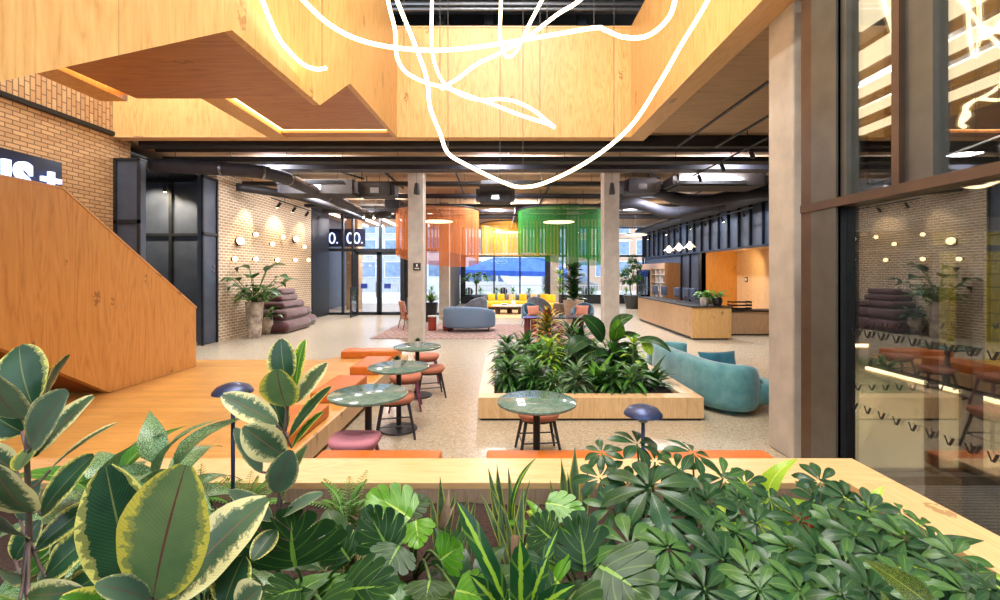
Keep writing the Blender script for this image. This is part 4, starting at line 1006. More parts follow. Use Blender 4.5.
# --- reception
rd = thing('reception_desk', 'long birch clad reception desk with a dark top at the right of the hall', 'desk', (0,0,0))
MB().prism([(5.45,12.78),(5.62,12.78),(5.75,18.1),(5.58,18.2)],.08,.92).build('long_front', M['wood_desk'], rd)
MB().box(5.452,6.56,12.76,12.86,.05,.92).box(6.46,6.56,12.86,13.6,.05,.92).build('end_front', M['wood_desk_front'], rd)
MB().prism([(5.43,12.74),(6.58,12.74),(6.58,13.7),(6.3,13.8),(6.35,18.2),(5.56,18.22)],.92,.95).build('worktop', M['black'], rd)
MB().prism([(5.5,12.82),(6.5,12.82),(5.8,18.1),(5.63,18.15)],0,.08).build('plinth', M['darkgrey'], rd)
lc = thing('low_counter', 'lower birch counter with dark top at the right end of reception', 'counter', (0,0,0))
MB().box(6.7,9.0,13.7,14.4,.72,.76).build('worktop', M['black'], lc); MB().box(6.72,8.98,13.74,13.82,.04,.72).build('front_panel', M['wood_desk'], lc)
MB().box(6.75,8.9,13.82,14.35,0,.7).build('plinth', M['darkgrey'], lc)
def monitor(px, d, rz, label):
    p = W(px, 300, d); t = thing('monitor', label, 'monitor', (p.x,d,.95), rz)
    MB().rbox((0,0,.3),(.46,.04,.33),.01,2).build('screen', pm('monitor_shell', srgb(70,84,112), srgb(54,66,92), 3, .3), t, smooth=40)
    MB().box(-.235,.235,-.018,-.015,.15,.45).build('display', pm('dim_display', srgb(40,64,104), srgb(26,40,70), 2, .2), t)
    MB().cyl((0,.03,0),(0,.03,.2),.018,n=8).box(-.12,.12,-.06,.12,0,.012).build('stand', M['steel'], t)
for px, d, rz, lb in ((655,17.2,1.62,'farthest computer monitor on the reception desk'),(664,16.6,1.62,'second farthest computer monitor on the reception desk'),(677,15.2,1.62,'middle computer monitor on the reception desk'),(686,14.6,1.62,'second nearest computer monitor on the reception desk'),(692.5,14.2,1.62,'nearest computer monitor on the reception desk')):
    monitor(px, d, rz, lb)
oc = thing('task_chair', 'black task chair behind the end of the reception desk', 'office chair', (6.98,13.2+1.6,0), .5)
MB().rbox((0,.2,.95),(.5,.07,.6),.03,3).build('backrest', M['black'], oc, smooth=True); MB().rbox((0,0,.52),(.5,.5,.09),.04,3).build('seat', M['black'], oc, smooth=True)
MB().cyl((0,0,.08),(0,0,.5),.03,n=10).build('column', M['steel'], oc)
mb = MB()
for k in range(5): mb.tube([(0,0,.09),(.28*math.cos(k*1.257),.28*math.sin(k*1.257),.05)],.02,6).ball((.28*math.cos(k*1.257),.28*math.sin(k*1.257),.03),.03,8)
mb.build('star_base', M['black'], oc)
tr = thing('letter_tray', 'stack of three black letter trays on the low counter', 'letter tray', (7.45,14.0,.76))
for k in range(3): MB().box(-.3,.3,-.16,.16,.02+k*.1,.03+k*.1).box(-.3,.3,-.16,-.15,.02+k*.1,.07+k*.1).box(-.3,-.29,-.16,.16,.02+k*.1,.07+k*.1).box(.29,.3,-.16,.16,.02+k*.1,.07+k*.1).build('tray', M['black'], tr)
mb = MB()
for a in (-.28,.28):
    for b in (-.14,.14): mb.cyl((a,b,0),(a,b,.26),.008,n=6)
mb.build('post', M['black'], tr)
# --- fridge and bookshelf unit
fs = thing('shelving_unit', 'tall timber unit with glass fridge and open shelves left of the reception', 'shelving', (0,0,0))
MB().box(8.17,8.98,22.3,22.36,0,2.4).build('side_panel', M['wood_shelf'], fs)
MB().box(8.17,8.98,22.36,27,2.1,2.4).build('header', M['wood_desk'], fs)
MB().box(8.9,8.98,22.36,27,0,2.1).box(8.17,8.9,26.94,27,0,2.1).box(8.17,8.9,24.4,24.46,0,2.1).build('carcass', M['wood_desk'], fs)
for z in (.1,.6,1.0,1.4,1.8): MB().box(8.19,8.9,22.36,24.4,z,z+.03).build('shelf', M['potwhite'], fs)
for y in (23.05,23.7): MB().box(8.19,8.9,y,y+.03,.1,2.1).build('divider', M['potwhite'], fs)
for k in range(3):
    y = 24.5+k*.82; d_ = MB().box(8.17,8.2,y,y+.78,.1,.16).box(8.17,8.2,y,y+.78,2.0,2.06).box(8.17,8.2,y,y+.05,.1,2.06).box(8.17,8.2,y+.73,y+.78,.1,2.06).build('fridge_door', M['black'], fs)
    MB().box(8.18,8.19,y+.05,y+.73,.16,2.0).build('glass_pane', glass('fridge_glass', (.85,.95,1,1), 1.2), d_)
    MB().box(8.5,8.6,y+.02,y+.76,.1,2.06).build('fridge_light_panel', emat('cold_panel', srgb(214,228,240), .5), fs)
random.seed(11)
bcols = [srgb(180,60,40), srgb(210,150,60), srgb(60,60,90), srgb(200,196,186), srgb(120,40,50), srgb(90,70,60)]
bmats = [pm('book_cover_%s' % n, c, None, 4, .6) for n, c in zip(('red','ochre','navy','white','wine','brown'), bcols)]
bn_ = ('red','ochre','navy','white','wine','brown')
for si, z in enumerate((.63,1.03,1.43,1.83)):
    for bi, y0 in enumerate((22.42,23.1,23.75)):
        y = y0
        for q in range(4):
            w_ = random.uniform(.06,.11); h_ = random.uniform(.2,.24); c = random.randrange(6)
            b = thing('book', '%s-spined book on the %s shelf of the timber unit, %s compartment' % (bn_[c], ('lowest','second','third','top')[si], ('nearest','middle','farthest')[bi]), 'book', (8.25,y,z), group='books in the open shelves of the timber unit')
            MB().box(0,.16,0,w_,0,h_).build('cover', bmats[c], b); MB().box(.01,.165,.006,w_-.006,.006,h_-.006).build('page_block', M['potwhite'], b)
            y += w_+.012
# --- beyond the windows
struct('ground_outside', MB().box(-60,60,28.4,90,-.2,-.05), pm('pale_paving', srgb(196,196,196), srgb(176,178,180), 2, .9))
def building(name, label, x0, x1, y, h, wallm, nx, nz, win):
    t = thing(name, label, 'building', ((x0+x1)/2, y, -.05)); w_ = (x1-x0)
    MB().box(-w_/2,w_/2,0,8,0,h).build('wall', wallm, t)
    MB().box(-w_/2-.2,w_/2+.2,-.2,8.2,h,h+.4).build('roof', M['darkgrey'], t)
    for i in range(nx):
        for j in range(nz):
            cx = -w_/2+w_*(i+.5)/nx; cz = 1.2+(h-1.6)*(j+.5)/nz; a = w_/nx*.32; b = (h-1.6)/nz*.34
            f = MB().box(cx-a-.06,cx+a+.06,-.06,0,cz-b-.06,cz+b+.06).build('window', M['white'], t)
            MB().box(cx-a,cx+a,-.08,-.06,cz-b,cz+b).build('pane', win, f)
gw_ = pm('blue_window_glass', srgb(120,144,176), srgb(90,116,150), 2, .2)
building('street_building', 'pale blue-grey building across the street behind the yellow sofa', -8, 7, 48, 14, pm('pale_render', srgb(206,212,222), srgb(190,198,210), 2, .9), 7, 5, gw_)
building('street_building', 'warm stone building across the street, seen right of the green shade', 8, 26, 50, 16, brick('street_brick','y',srgb(190,150,124),srgb(170,130,106),srgb(190,180,170)), 8, 6, gw_)
building('street_building', 'grey building across the street seen through the entrance doors', -34, -9.5, 46, 15, pm('grey_render', srgb(170,176,190), srgb(150,158,174), 2, .9), 9, 6, gw_)
aw = thing('blue_canopy', 'bright blue market canopy standing outside the far windows', 'canopy', (1.2,36,0))
MB().add([(-4.4,-1.5,2.15),(4.4,-1.5,1.95),(4.4,1.5,1.95),(-4.4,1.5,2.15),(-1.6,0,3.15),(2.2,0,3.1),(-4.4,-1.5,1.75),(4.4,-1.5,1.6)],[(0,1,5,4),(2,3,4,5),(1,2,5),(3,0,4),(0,6,7,1)]).build('cloth', pm('bright_blue_cloth', srgb(60,112,222), srgb(40,90,204), 2, .7), aw)
for x in (-4.2,4.2):
    for y in (-1.4,1.4): MB().cyl((x,y,-.05),(x,y,1.95),.04,n=8).build('post', M['steel'], aw)
fn = thing('garden_fence', 'pale railing fence along the street outside the far windows', 'fence', (1,33,-.05))
mb = MB()
for k in range(120): mb.box(-9+k*.2,-8.97+k*.2,-.015,.015,0,1.05)
mb.build('picket', M['potwhite'], fn); MB().box(-9,15,-.02,.02,1.02,1.08).box(-9,15,-.02,.02,.1,.15).build('rail', M['potwhite'], fn)
for i, (x, c, lb) in enumerate(((-1.2,'white','white parked van outside the far windows at left'),(6.2,'silver','silver parked van outside the far windows at right'))):
    t = thing('parked_van', lb, 'van', (x,40,-.05))
    m_ = M['white'] if i == 0 else M['steel']
    MB().prism([(-2.4,.35),(2.3,.35),(2.35,1.0),(1.7,1.2),(1.2,2.0),(-2.3,2.05),(-2.45,1.2)],-.9,.9,'y').build('body', m_, t, bevel=.06)
    MB().prism([(1.05,1.2),(1.55,1.2),(1.1,1.85),(1.0,1.85)],-.91,.91,'y').box(-.2,.85,-.92,.92,1.25,1.85).box(-2.0,-.4,-.92,.92,1.25,1.85).build('window', gw_, t)
    for wx in (-1.5,1.5): MB().cyl((wx,-.95,.35),(wx,.95,.35),.35,n=20).build('wheel', M['black'], t)
# ================================================================= PLANTS
def leafmat(name, c1, c2, rib=None, margin=None, mw=.62, mn=.5, centre=None, cw=.3, spots=None, veins=24, rough=.32, trans=.18, nsc=(7,3), rw=.045):
    t = NT(name)
    tc = t.node('ShaderNodeTexCoord'); s = t.node('ShaderNodeSeparateXYZ'); t.link(tc.outputs['UV'], s.inputs[0])
    u, v = s.outputs[0], s.outputs[1]
    a = t.math('MULTIPLY', t.math('ABSOLUTE', t.math('SUBTRACT', u, .5)), 2)
    on = t.noise(t.coord('Object'), 9, 3)
    cb = t.node('ShaderNodeCombineXYZ'); t.link(t.math('MULTIPLY', u, nsc[0]), cb.inputs[0]); t.link(t.math('MULTIPLY', v, nsc[1]*2), cb.inputs[1])
    t.link(t.math('MULTIPLY', t.noise(t.coord('Object'), 2.5, 0), 9), cb.inputs[2])
    n = t.noise(cb.outputs[0], 1.6, 4, .6, .5)
    col = t.ramp(on, [(.32, c1), (.68, c2)])
    if centre:
        f = t.math('LESS_THAN', t.math('ADD', a, t.math('MULTIPLY', t.math('SUBTRACT', n, .5), .5)), cw)
        col = t.mix(f, col, centre)
    if spots:
        vo = t.noise(cb.outputs[0], 7, 3, .7)
        col = t.mix(t.math('MULTIPLY', t.math('GREATER_THAN', vo, .53), .75), col, spots)
    if margin:
        m = t.math('ADD', a, t.math('MULTIPLY', t.math('SUBTRACT', n, .5), mn*2))
        r = t.ramp(m, [(mw-.03, C0), (mw+.03, C1)])
        m2 = t.math('GREATER_THAN', t.math('ADD', a, t.math('MULTIPLY', t.math('SUBTRACT', n, .5), mn*1.1)), mw-.16)
        col = t.mix(t.math('MULTIPLY', m2, .5), col, tuple((x*.4+y*.6) for x, y in zip(c1, margin)))
        col = t.mix(t.math('MULTIPLY', r, 1.0), col, margin)
    vn = t.math('PINGPONG', t.math('ADD', t.math('MULTIPLY', v, veins), t.math('MULTIPLY', a, -veins*.22)), .5)
    col = t.mix(t.math('MULTIPLY', t.math('LESS_THAN', vn, .06), .28), col, rib or tuple(min(1, x*1.9+.02) for x in c1[:3])+(1,))
    col = t.mix(t.math('LESS_THAN', a, rw), col, rib or tuple(min(1, x*2.4+.03) for x in c1[:3])+(1,))
    t.set(Base_Color=col, Roughness=rough); t.b.inputs['Specular IOR Level'].default_value = .36
    t.bump(vn, .12, .004)
    tl_ = t.node('ShaderNodeBsdfTranslucent'); t.link(col, tl_.inputs[0])
    mx = t.node('ShaderNodeMixShader'); mx.inputs[0].default_value = trans
    t.link(t.b.outputs[0], mx.inputs[1]); t.link(tl_.outputs[0], mx.inputs[2]); t.link(mx.outputs[0], t.out.inputs[0]); return t.m
L_ = {}
cream = srgb(238,230,168)
L_['rub_dark'] = leafmat('rubber_leaf_dark', srgb(20,56,36), srgb(38,80,50), srgb(110,120,70), srgb(226,222,120), .90, .40, veins=34, rw=.028, nsc=(4,6))
L_['rub_yel'] = leafmat('rubber_leaf_yellow_margin', srgb(84,118,76), srgb(112,140,88), srgb(104,60,56), srgb(214,206,84), .84, .50, veins=34, rw=.028, nsc=(4,6))
L_['rub_grey'] = leafmat('rubber_leaf_greygreen', srgb(70,100,82), srgb(92,122,98), srgb(120,76,72), srgb(214,212,150), .96, .34, veins=34, rw=.028, nsc=(4,6))
L_['rub_cream'] = leafmat('rubber_leaf_cream', srgb(52,86,62), srgb(88,116,82), srgb(130,96,80), srgb(224,218,160), .66, .62, veins=34, rw=.028, nsc=(4,6))
L_['rub_lime'] = leafmat('rubber_leaf_lime', srgb(40,96,36), srgb(80,146,34), srgb(190,204,100), srgb(232,228,100), .76, .55, veins=34, rw=.028, nsc=(4,6))
L_['monst'] = leafmat('monstera_leaf', srgb(24,58,26), srgb(38,76,32), srgb(120,160,62), veins=5, rough=.42)
L_['monst_b'] = leafmat('monstera_leaf_young', srgb(66,124,28), srgb(92,150,36), srgb(160,190,80), veins=5, rough=.3)
L_['schef'] = leafmat('schefflera_leaf', srgb(26,62,36), srgb(46,86,50), srgb(90,120,66), veins=10, rough=.3)
L_['schef_b'] = leafmat('schefflera_leaf_light', srgb(50,92,48), srgb(74,116,58), srgb(120,146,76), veins=10, rough=.3)
L_['lime'] = leafmat('lime_leaf', srgb(132,178,36), srgb(176,206,60), srgb(210,224,120), veins=12, trans=.3)
L_['green'] = leafmat('mid_green_leaf', srgb(40,92,34), srgb(74,130,48), srgb(130,170,80), veins=14)
L_['deep'] = leafmat('deep_green_leaf', srgb(20,54,28), srgb(38,78,38), srgb(90,124,62), veins=14)
L_['aglao'] = leafmat('aglaonema_leaf', srgb(34,86,44), srgb(58,112,60), srgb(120,150,96), spots=srgb(186,208,166), veins=14)
L_['sans'] = leafmat('sansevieria_leaf', srgb(44,80,52), srgb(124,154,116), srgb(50,84,56), srgb(200,206,100), .76, .05, veins=22)
L_['drac'] = leafmat('dracaena_leaf', srgb(18,64,32), srgb(34,86,40), srgb(150,186,60), srgb(30,80,38), .95, .0, centre=srgb(140,180,48), cw=.22, veins=2)
L_['tri'] = leafmat('tricolour_leaf', srgb(44,70,50), srgb(80,104,80), srgb(120,60,70), srgb(232,196,176), .45, .7)
L_['fern'] = leafmat('fern_leaf', srgb(58,112,34), srgb(98,150,52), veins=3)
L_['crot_y'] = leafmat('croton_leaf_yellow', srgb(222,176,30), srgb(244,206,70), srgb(250,220,120), srgb(96,110,30), .80, .3, trans=.3)
L_['crot_r'] = leafmat('croton_leaf_red', srgb(150,46,34), srgb(96,40,36), srgb(220,150,60))
L_['crot_g'] = leafmat('croton_leaf_spotted', srgb(20,56,28), srgb(34,72,34), srgb(150,160,60), spots=srgb(150,160,44))
stemm = pm('green_stem', srgb(86,116,54), srgb(60,90,40), 12, .6)
stempur = pm('purplish_stem', srgb(110,84,92), srgb(90,84,66), 12, .6)
stembr = pm('brown_stem', srgb(110,84,58), srgb(80,60,40), 12, .8)
CAMP = V(0,0,EYE)
def plant(name, label, cat, loc, parts, group=None):
    """parts: list of (part_name, MB, material) in world space; shifted to the plant's base"""
    t = thing(name, label, cat, loc, group=group)
    o = V(*loc)
    for pn, mb, m in parts:
        if not mb.v: continue
        mb.v = [tuple(V(*v)-o) for v in mb.v]
        mb.build(pn, m, t, smooth=True)
    return t
SOIL = .475
def hero(name, label, base, stem_pts, leaves, stmat=stempur, r0=.010):
    """leaves: (base_px, tip_px, width_px, d_base, d_tip, mat_key, up, fold, bow, curl)"""
    groups = {}; st = MB()
    sp = [base] + [W(*p) for p in stem_pts]
    st.tube(ease(sp, 5), [r0*(1-.4*k/(5*(len(sp)-1))) for k in range(5*(len(sp)-1)+1)], 8)
    for L in leaves:
        (bx, by), (tx, ty), w, d0, d1, key = L[:6]
        up = L[6] if len(L) > 6 else (0,-1,.35)
        fold = L[7] if len(L) > 7 else .16
        bow = L[8] if len(L) > 8 else .05
        b = W(bx,by,d0); t = W(tx,ty,d1); dm = (d0+d1)/2
        # petiole from the nearest point of the stem
        q = min(sp[1:], key=lambda s: (s-b).length)
        if (q-b).length < .3: st.tube(ease([q, (q+b)*.5+V(0,0,-.008), b], 3), .0042, 6)
        groups.setdefault(key, MB()).leaf(b, t, w*1.1*dm/450, up=up, bow=bow, fold=fold, shape='ellip', nl=12, na=6, wave=.012)
    parts = [('foliage', m, L_[k]) for k, m in groups.items()] + [('stem', st, stmat)]
    return plant(name, label, 'plant', tuple(base), parts)
random.seed(3)
A = hero('variegated_rubber_plant','variegated rubber plant at the far left of the planter, cream-edged leaves on an upright stem',V(-1.22,1.36,SOIL),
  [(30,600,1.36),(29,540,1.36),(28,490,1.36),(27,450,1.36),(30,415,1.36)],
  [((32,404),(19.5,346),46,1.36,1.42,'rub_dark',(.2,-1,.2)),((20,418),(-14,370),38,1.34,1.2,'rub_grey',(.4,-1,.3)),((46,399),(70,355),20,1.4,1.5,'rub_dark',(-1,-.6,.1)),
   ((31,447),(68,391),36,1.33,1.25,'rub_grey',(-.3,-1,.0)),((36,455),(94,396),30,1.38,1.45,'rub_cream',(-.5,-1,.4)),((50,470),(117,423),19,1.42,1.5,'rub_cream',(-.8,-.6,.5)),
   ((30,512),(-8,462),46,1.3,1.18,'rub_cream',(.2,-1,.3)),((41,515),(94,455),34,1.34,1.38,'rub_dark',(-.5,-1,.3)),((17,472),(-14,447),28,1.4,1.4,'rub_cream'),
   ((26,536),(-8,510),36,1.3,1.2,'rub_grey'),((36,549),(99,501),27,1.34,1.4,'rub_dark',(-.5,-1,.4)),((46,577),(99,530),36,1.3,1.34,'rub_dark',(-.5,-1,.4)),
   ((24,576),(-8,560),30,1.28,1.15,'rub_grey'),((40,440),(20,470),26,1.4,1.3,'rub_yel'),((28,595),(85,590),26,1.2,1.12,'rub_cream'),((20,600),(-10,585),26,1.2,1.1,'rub_lime'),
   ((22,432),(-6,415),30,1.5,1.5,'rub_dark'),((52,560),(80,520),26,1.45,1.5,'rub_dark',(-.4,-1,.5)),((40,600),(70,560),34,1.35,1.35,'rub_grey',(-.3,-1,.4)),((15,560),(40,520),26,1.5,1.55,'rub_dark'),((62,600),(100,575),28,1.3,1.3,'rub_dark',(-.4,-1,.5)),((20,520),(40,480),24,1.5,1.5,'rub_grey')])
B = hero('variegated_rubber_plant','closest variegated rubber plant with two very large yellow-margined leaves at bottom left',V(-.72,.98,SOIL),
  [(160,680,.98),(155,620,.98),(152,598,.98)],
  [((153,598),(186,465),80,.98,.94,'rub_yel',(.1,-1,.1),.12,.03),((138,598),(106,466),60,1.0,1.02,'rub_dark',(.4,-1,.1),.14,.03),((166,602),(268,499),58,1.0,1.1,'rub_cream',(-.5,-1,.5),.12,.06),
   ((224,606),(244,556),44,1.0,1.05,'rub_dark',(-.3,-1,.1)),((236,612),(262,588),36,.98,.95,'rub_cream',(-.2,-1,.6)),((150,600),(95,585),28,.96,.9,'rub_grey',(0,-.5,1)),((120,620),(60,598),34,1,.95,'rub_lime',(0,-.7,.7))])
Cc = hero('variegated_rubber_plant','tall variegated rubber plant standing before the timber platform, right of the left mushroom lamp',V(-.82,1.66,SOIL),
  [(278,560,1.66),(279,510,1.66),(282,470,1.66),(285,430,1.66),(288,400,1.66),(290,378,1.66)],
  [((286,384),(281,339),26,1.66,1.7,'rub_dark',(.1,-1,.1)),((296,386),(305,340),18,1.66,1.7,'rub_lime',(-.5,-1,.1)),((286,406),(277,369),36,1.62,1.56,'rub_yel',(0,-1,-.1)),
   ((298,401),(327,363),22,1.68,1.75,'rub_cream',(-.5,-1,.4)),((289,437),(331,387),18,1.64,1.64,'rub_dark',(-.8,-.7,.4)),((277,424),(222,395),24,1.64,1.6,'rub_cream',(.3,-.8,.7)),
   ((285,430),(273,400),21,1.72,1.75,'rub_dark'),((284,456),(243,427),31,1.62,1.56,'rub_cream',(.3,-1,.4)),((261,472),(235,428),15,1.6,1.62,'rub_grey',(.9,-.8,.2)),
   ((276,492),(291,450),27,1.6,1.56,'rub_grey',(.3,-1,0)),((282,498),(307,446),18,1.64,1.62,'rub_yel',(-.8,-.8,.2)),((292,448),(323,412),14,1.64,1.62,'rub_lime',(-.9,-.5,.3)),
   ((272,520),(229,491),18,1.6,1.55,'rub_grey',(.3,-.5,1)),((282,516),(323,494),16,1.62,1.6,'rub_grey',(-.4,-.5,1)),((276,530),(252,560),20,1.6,1.5,'rub_dark',(0,-1,.4))])
# ---- generic clumps
def clump(name, label, x, y, z0, keys, n=26, ln=.3, w=.07, el=(.5,1.4), shape='lance', h=.0, fold=.25, bow=.08, droop=.35, group=None, seed=1, stem=False, petiole=.0, facing=None, wave=.01, az=None, parent=None, nl=7, na=4):
    rs = random.Random(seed); g = {}; st = MB(); base = V(x,y,z0)
    for k in range(n):
        a = (2.399*k + rs.uniform(-.3,.3)) if az is None else rs.uniform(*az)
        e = el[1] + (el[0]-el[1])*((k+.5)/n)**.8 + rs.uniform(-.12,.12)
        r = V(math.cos(a)*math.cos(e), math.sin(a)*math.cos(e), math.sin(e))
        L = ln*rs.uniform(.75,1.15); hb = h*(1-k/n*.8)
        b = base + V(rs.uniform(-.02,.02), rs.uniform(-.02,.02), hb)
        if petiole:
            p1 = b + r*petiole*rs.uniform(.6,1.2); st.tube(ease([b, (b+p1)*.5+V(0,0,.01), p1],3), .003, 5); b = p1
            r = (r + V(0,0,-.55)).normalized()
        t = b + r*L
        up = V(-r.x,-r.y,0)*abs(r.z) + V(0,0,1)*(1-abs(r.z)*.5) + V(0,-.15,0)
        g.setdefault(rs.choice(keys), MB()).leaf(b, t, w*rs.uniform(.8,1.15), up=up, bow=bow, fold=fold, shape=shape, tipdrop=droop, nl=nl, na=na, wave=wave)
    if h: st.tube([base, base+V(0,0,h)], [.012,.006], 7)
    parts = [('foliage', m, L_[k]) for k, m in g.items()] + [('stem', st, stemm)]
    if parent:
        for pn, mb, m in parts:
            if mb.v:
                mb.v = [tuple(V(*v)-V(*parent.location)) for v in mb.v]; mb.build(pn, m, parent, smooth=True)
        return parent
    return plant(name, label, 'plant', (x,y,z0), parts, group)
def G(px, d): return (px-500)/450*d      # lateral position for a column of the picture
def monstera_leaf(mb, b, t, w, up, n=5, bow=.05, fold=.12):
    b = V(*b); t = V(*t); a = (t-b); L = a.length; a /= L; up = V(*up); sd = a.cross(up).normalized(); nr = sd.cross(a).normalized()
    w *= 1.12
    M_ = 9
    def edge(v):
        # half outline angle form: (across, along) of the heart at parameter v 0..1 (base lobe to tip)
        th = -.62 + v*(PI/2+.62)
        r = .5 + .08*math.cos(3*th)
        return (w*r*math.cos(th)*1.0, L*(.42 + .62*math.sin(th)*(1.0 if th > 0 else .95)))
    for s_ in (-1,1):
        for k in range(n):
            dv = 1/n; o = len(mb.v); vm = (k+.5)*dv; cut = .42 if k else .5
            for j in range(M_+1):
                q = j/M_; gap = 0 if q < cut else (.10,.07,.12,.09,.05)[k%5]*dv*((q-cut)/(1-cut))**.7
                rnd = 0 if q < .9 else .09*dv*((q-.9)/.1)**2
                for e in (0, .5, 1):
                    vv = k*dv + e*dv; ve = vv + (gap+rnd if e == 0 else (-gap-rnd if e == 1 else 0))
                    if k == n-1 and e == 1: ve = vv
                    if k == 0 and e == 0: ve = vv
                    ex, ey = edge(ve); iy = L*(.03 + .80*max(0,vv-.06))
                    qq = q*(1 if e == .5 else 1-.04*q)
                    x = ex*qq; y = iy + (ey-iy)*(qq**1.15)
                    p = b + a*y + sd*(s_*x) + nr*(bow*L*4*vm*(1-vm) + fold*x - .9*fold*x*x/(w*.5) + .012*w*math.sin(q*5+k))
                    mb.v.append(tuple(p)); mb.uv[len(mb.v)-1] = (.5+.5*s_*q, vv)
            for j in range(M_):
                for i in range(2):
                    f = (o+j*3+i, o+j*3+i+1, o+(j+1)*3+i+1, o+(j+1)*3+i); mb.f.append(f if s_ > 0 else f[::-1])
def monstera(label, base, leaves, seed=1):
    g = {}; st = MB(); base = V(*base)
    for (bx,by), (tx,ty), w, d0, d1, key, up in leaves:
        b = W(bx,by,d0); t = W(tx,ty,d1)
        monstera_leaf(g.setdefault(key, MB()), b, t, w*(d0+d1)/2/450, up)
        mid = (base+b)*.5 + V(0,.03,.06); st.tube(ease([base, mid, b], 5), .006, 6)
    return plant('monstera', label, 'plant', tuple(base), [('foliage', m, L_[k]) for k, m in g.items()]+[('leaf_stalk', st, stemm)])
monstera('monstera with one broad slit leaf facing the camera, left of centre in the planter',(G(300,1.75),1.75,SOIL),
  [((296,568),(290,508),84,1.6,1.62,'monst',(0,-1,.5)),((341,592),(398,585),50,1.45,1.4,'monst',(.1,-.8,1)),((392,553),(366,508),42,1.7,1.75,'monst',(0,-1,.5)),((300,590),(262,600),40,1.5,1.4,'monst',(0,-.6,1)),((350,560),(330,530),36,1.7,1.75,'monst',(.3,-1,.3)),((262,560),(238,540),30,1.7,1.7,'monst',(0,-1,.5)),((320,600),(350,625),44,1.4,1.3,'monst',(0,-.8,1))])
monstera('monstera with bright young leaves by the inner panel, left of the snake plants',(G(415,2.1),2.1,SOIL),
  [((412,520),(370,493),40,1.95,2.05,'monst_b',(0,-.7,1)),((416,520),(419,548),30,1.85,1.75,'monst_b',(0,-1,.6)),((400,545),(382,578),40,1.7,1.6,'monst',(0,-.8,.8)),((440,560),(462,545),34,1.7,1.7,'monst_b',(0,-1,.6)),((430,580),(425,604),40,1.6,1.5,'monst',(0,-1,.8)),((455,560),(440,535),32,1.8,1.9,'monst',(0,-1,.5)),((400,510),(428,500),26,2.1,2.2,'monst',(0,-.6,1)),((455,590),(490,600),36,1.55,1.5,'monst_b',(0,-.8,1))])
monstera('big dark monstera at the bottom centre, half under the schefflera',(G(590,1.8),1.8,SOIL),
  [((585,574),(578,512),54,1.65,1.75,'monst',(.1,-1,.4)),((598,566),(654,602),80,1.55,1.4,'monst',(.2,-.8,1)),((545,503),(584,512),26,1.95,1.9,'monst_b',(0,-.7,1)),((560,585),(540,560),40,1.6,1.7,'monst_b',(0,-1,.5)),((553,540),(530,520),34,1.8,1.9,'monst',(0,-1,.4)),((570,600),(600,625),50,1.45,1.35,'monst',(0,-.9,.7)),((545,560),(520,590),34,1.6,1.55,'monst',(0,-.9,.8))])
# snake plants
def sans(label, base_px, d, blades, group=None):
    mb = MB(); bx = G(base_px, d)
    for (b, t, w, d0, tw) in blades:
        p = W(b[0], b[1], d0); p.z = min(p.z, SOIL+.02) if b[1] > 505 else p.z
        q = W(t[0], t[1], d0); root = V(p.x + (p.x-q.x)*.15, d0, SOIL-.01)
        mb.leaf(root, q, w*d0/450, up=(tw,-1,.1), bow=.04, fold=.35, shape='sword', nl=12, na=4, wave=.03, twist=tw)
    return plant('snake_plant', label, 'plant', (bx,d,SOIL), [('foliage', mb, L_['sans'])])
sans('snake plant in the middle of the planter, its tallest blades crossing the pale rim',503,2.35,[((500,525),(488,467),9,2.35,.3),((506,519),(497,463),9,2.38,-.3),((509,519),(508,467),10,2.33,.5),((514,525),(490,486),8,2.3,.2),((503,530),(480,492),7,2.25,.6),((508,540),(500,500),11,2.2,-.5),((515,530),(530,480),8,2.3,-.4)])
sans('small snake plant left of the larger one, beside a pale dry leaf',445,2.3,[((441,525),(440,476),9,2.35,.3),((447,525),(456,490),8,2.35,-.3),((436,528),(430,494),7,2.3,.4),((460,528),(468,494),8,2.3,.3),((470,530),(476,496),7,2.25,-.4),((455,530),(462,502),7,2.2,.2)])
sans('pair of mottled snake plant blades rising against the rim left of the schefflera',568,2.5,[((563,510),(561,458),10,2.5,.3),((575,508),(575,446),11,2.5,-.2),((568,510),(567,470),9,2.45,.5),((583,510),(588,470),8,2.45,-.3),((556,512),(550,480),8,2.45,.3)])
sans('low snake plant right of centre with curled yellow-edged blades',522,2.1,[((518,545),(523,486),10,2.1,-.2),((512,545),(504,505),9,2.05,.5),((527,548),(540,500),9,2.05,-.5),((522,550),(514,515),9,2.0,.3),((510,552),(496,520),8,2.0,.6)])
dr = MB()
for (b, t, w, d0, d1, up, bw) in (((503,598),(456,500),26,1.5,1.62,(.5,-1,.3),.06),((521,606),(520,538),30,1.45,1.5,(0,-1,.2),.03),((530,604),(548,556),22,1.5,1.55,(-.5,-1,.2),.05),((512,520),(537,457),9,2.2,2.3,(-.8,-.6,.4),.16),((500,610),(470,575),22,1.4,1.35,(.4,-.8,.6),.08),((535,610),(575,585),22,1.45,1.4,(-.3,-.8,.8),.08),((505,606),(482,548),20,1.55,1.65,(.4,-1,.2),.06),((528,600),(558,530),16,1.6,1.7,(-.4,-1,.2),.06)):
    dr.leaf(W(b[0],b[1],d0), W(t[0],t[1],d1), w*.72*d0/450, up=up, bow=bw, fold=.3, shape='strap', nl=14, na=4)
ds = MB().tube([(G(515,1.5),1.5,SOIL),(G(515,1.5),1.5,1.02)],.014,8)
plant('striped_dracaena','dracaena with lime-striped strap leaves at the bottom centre','plant',(G(515,1.5),1.5,SOIL),[('foliage',dr,L_['drac']),('stem',ds,stembr)])
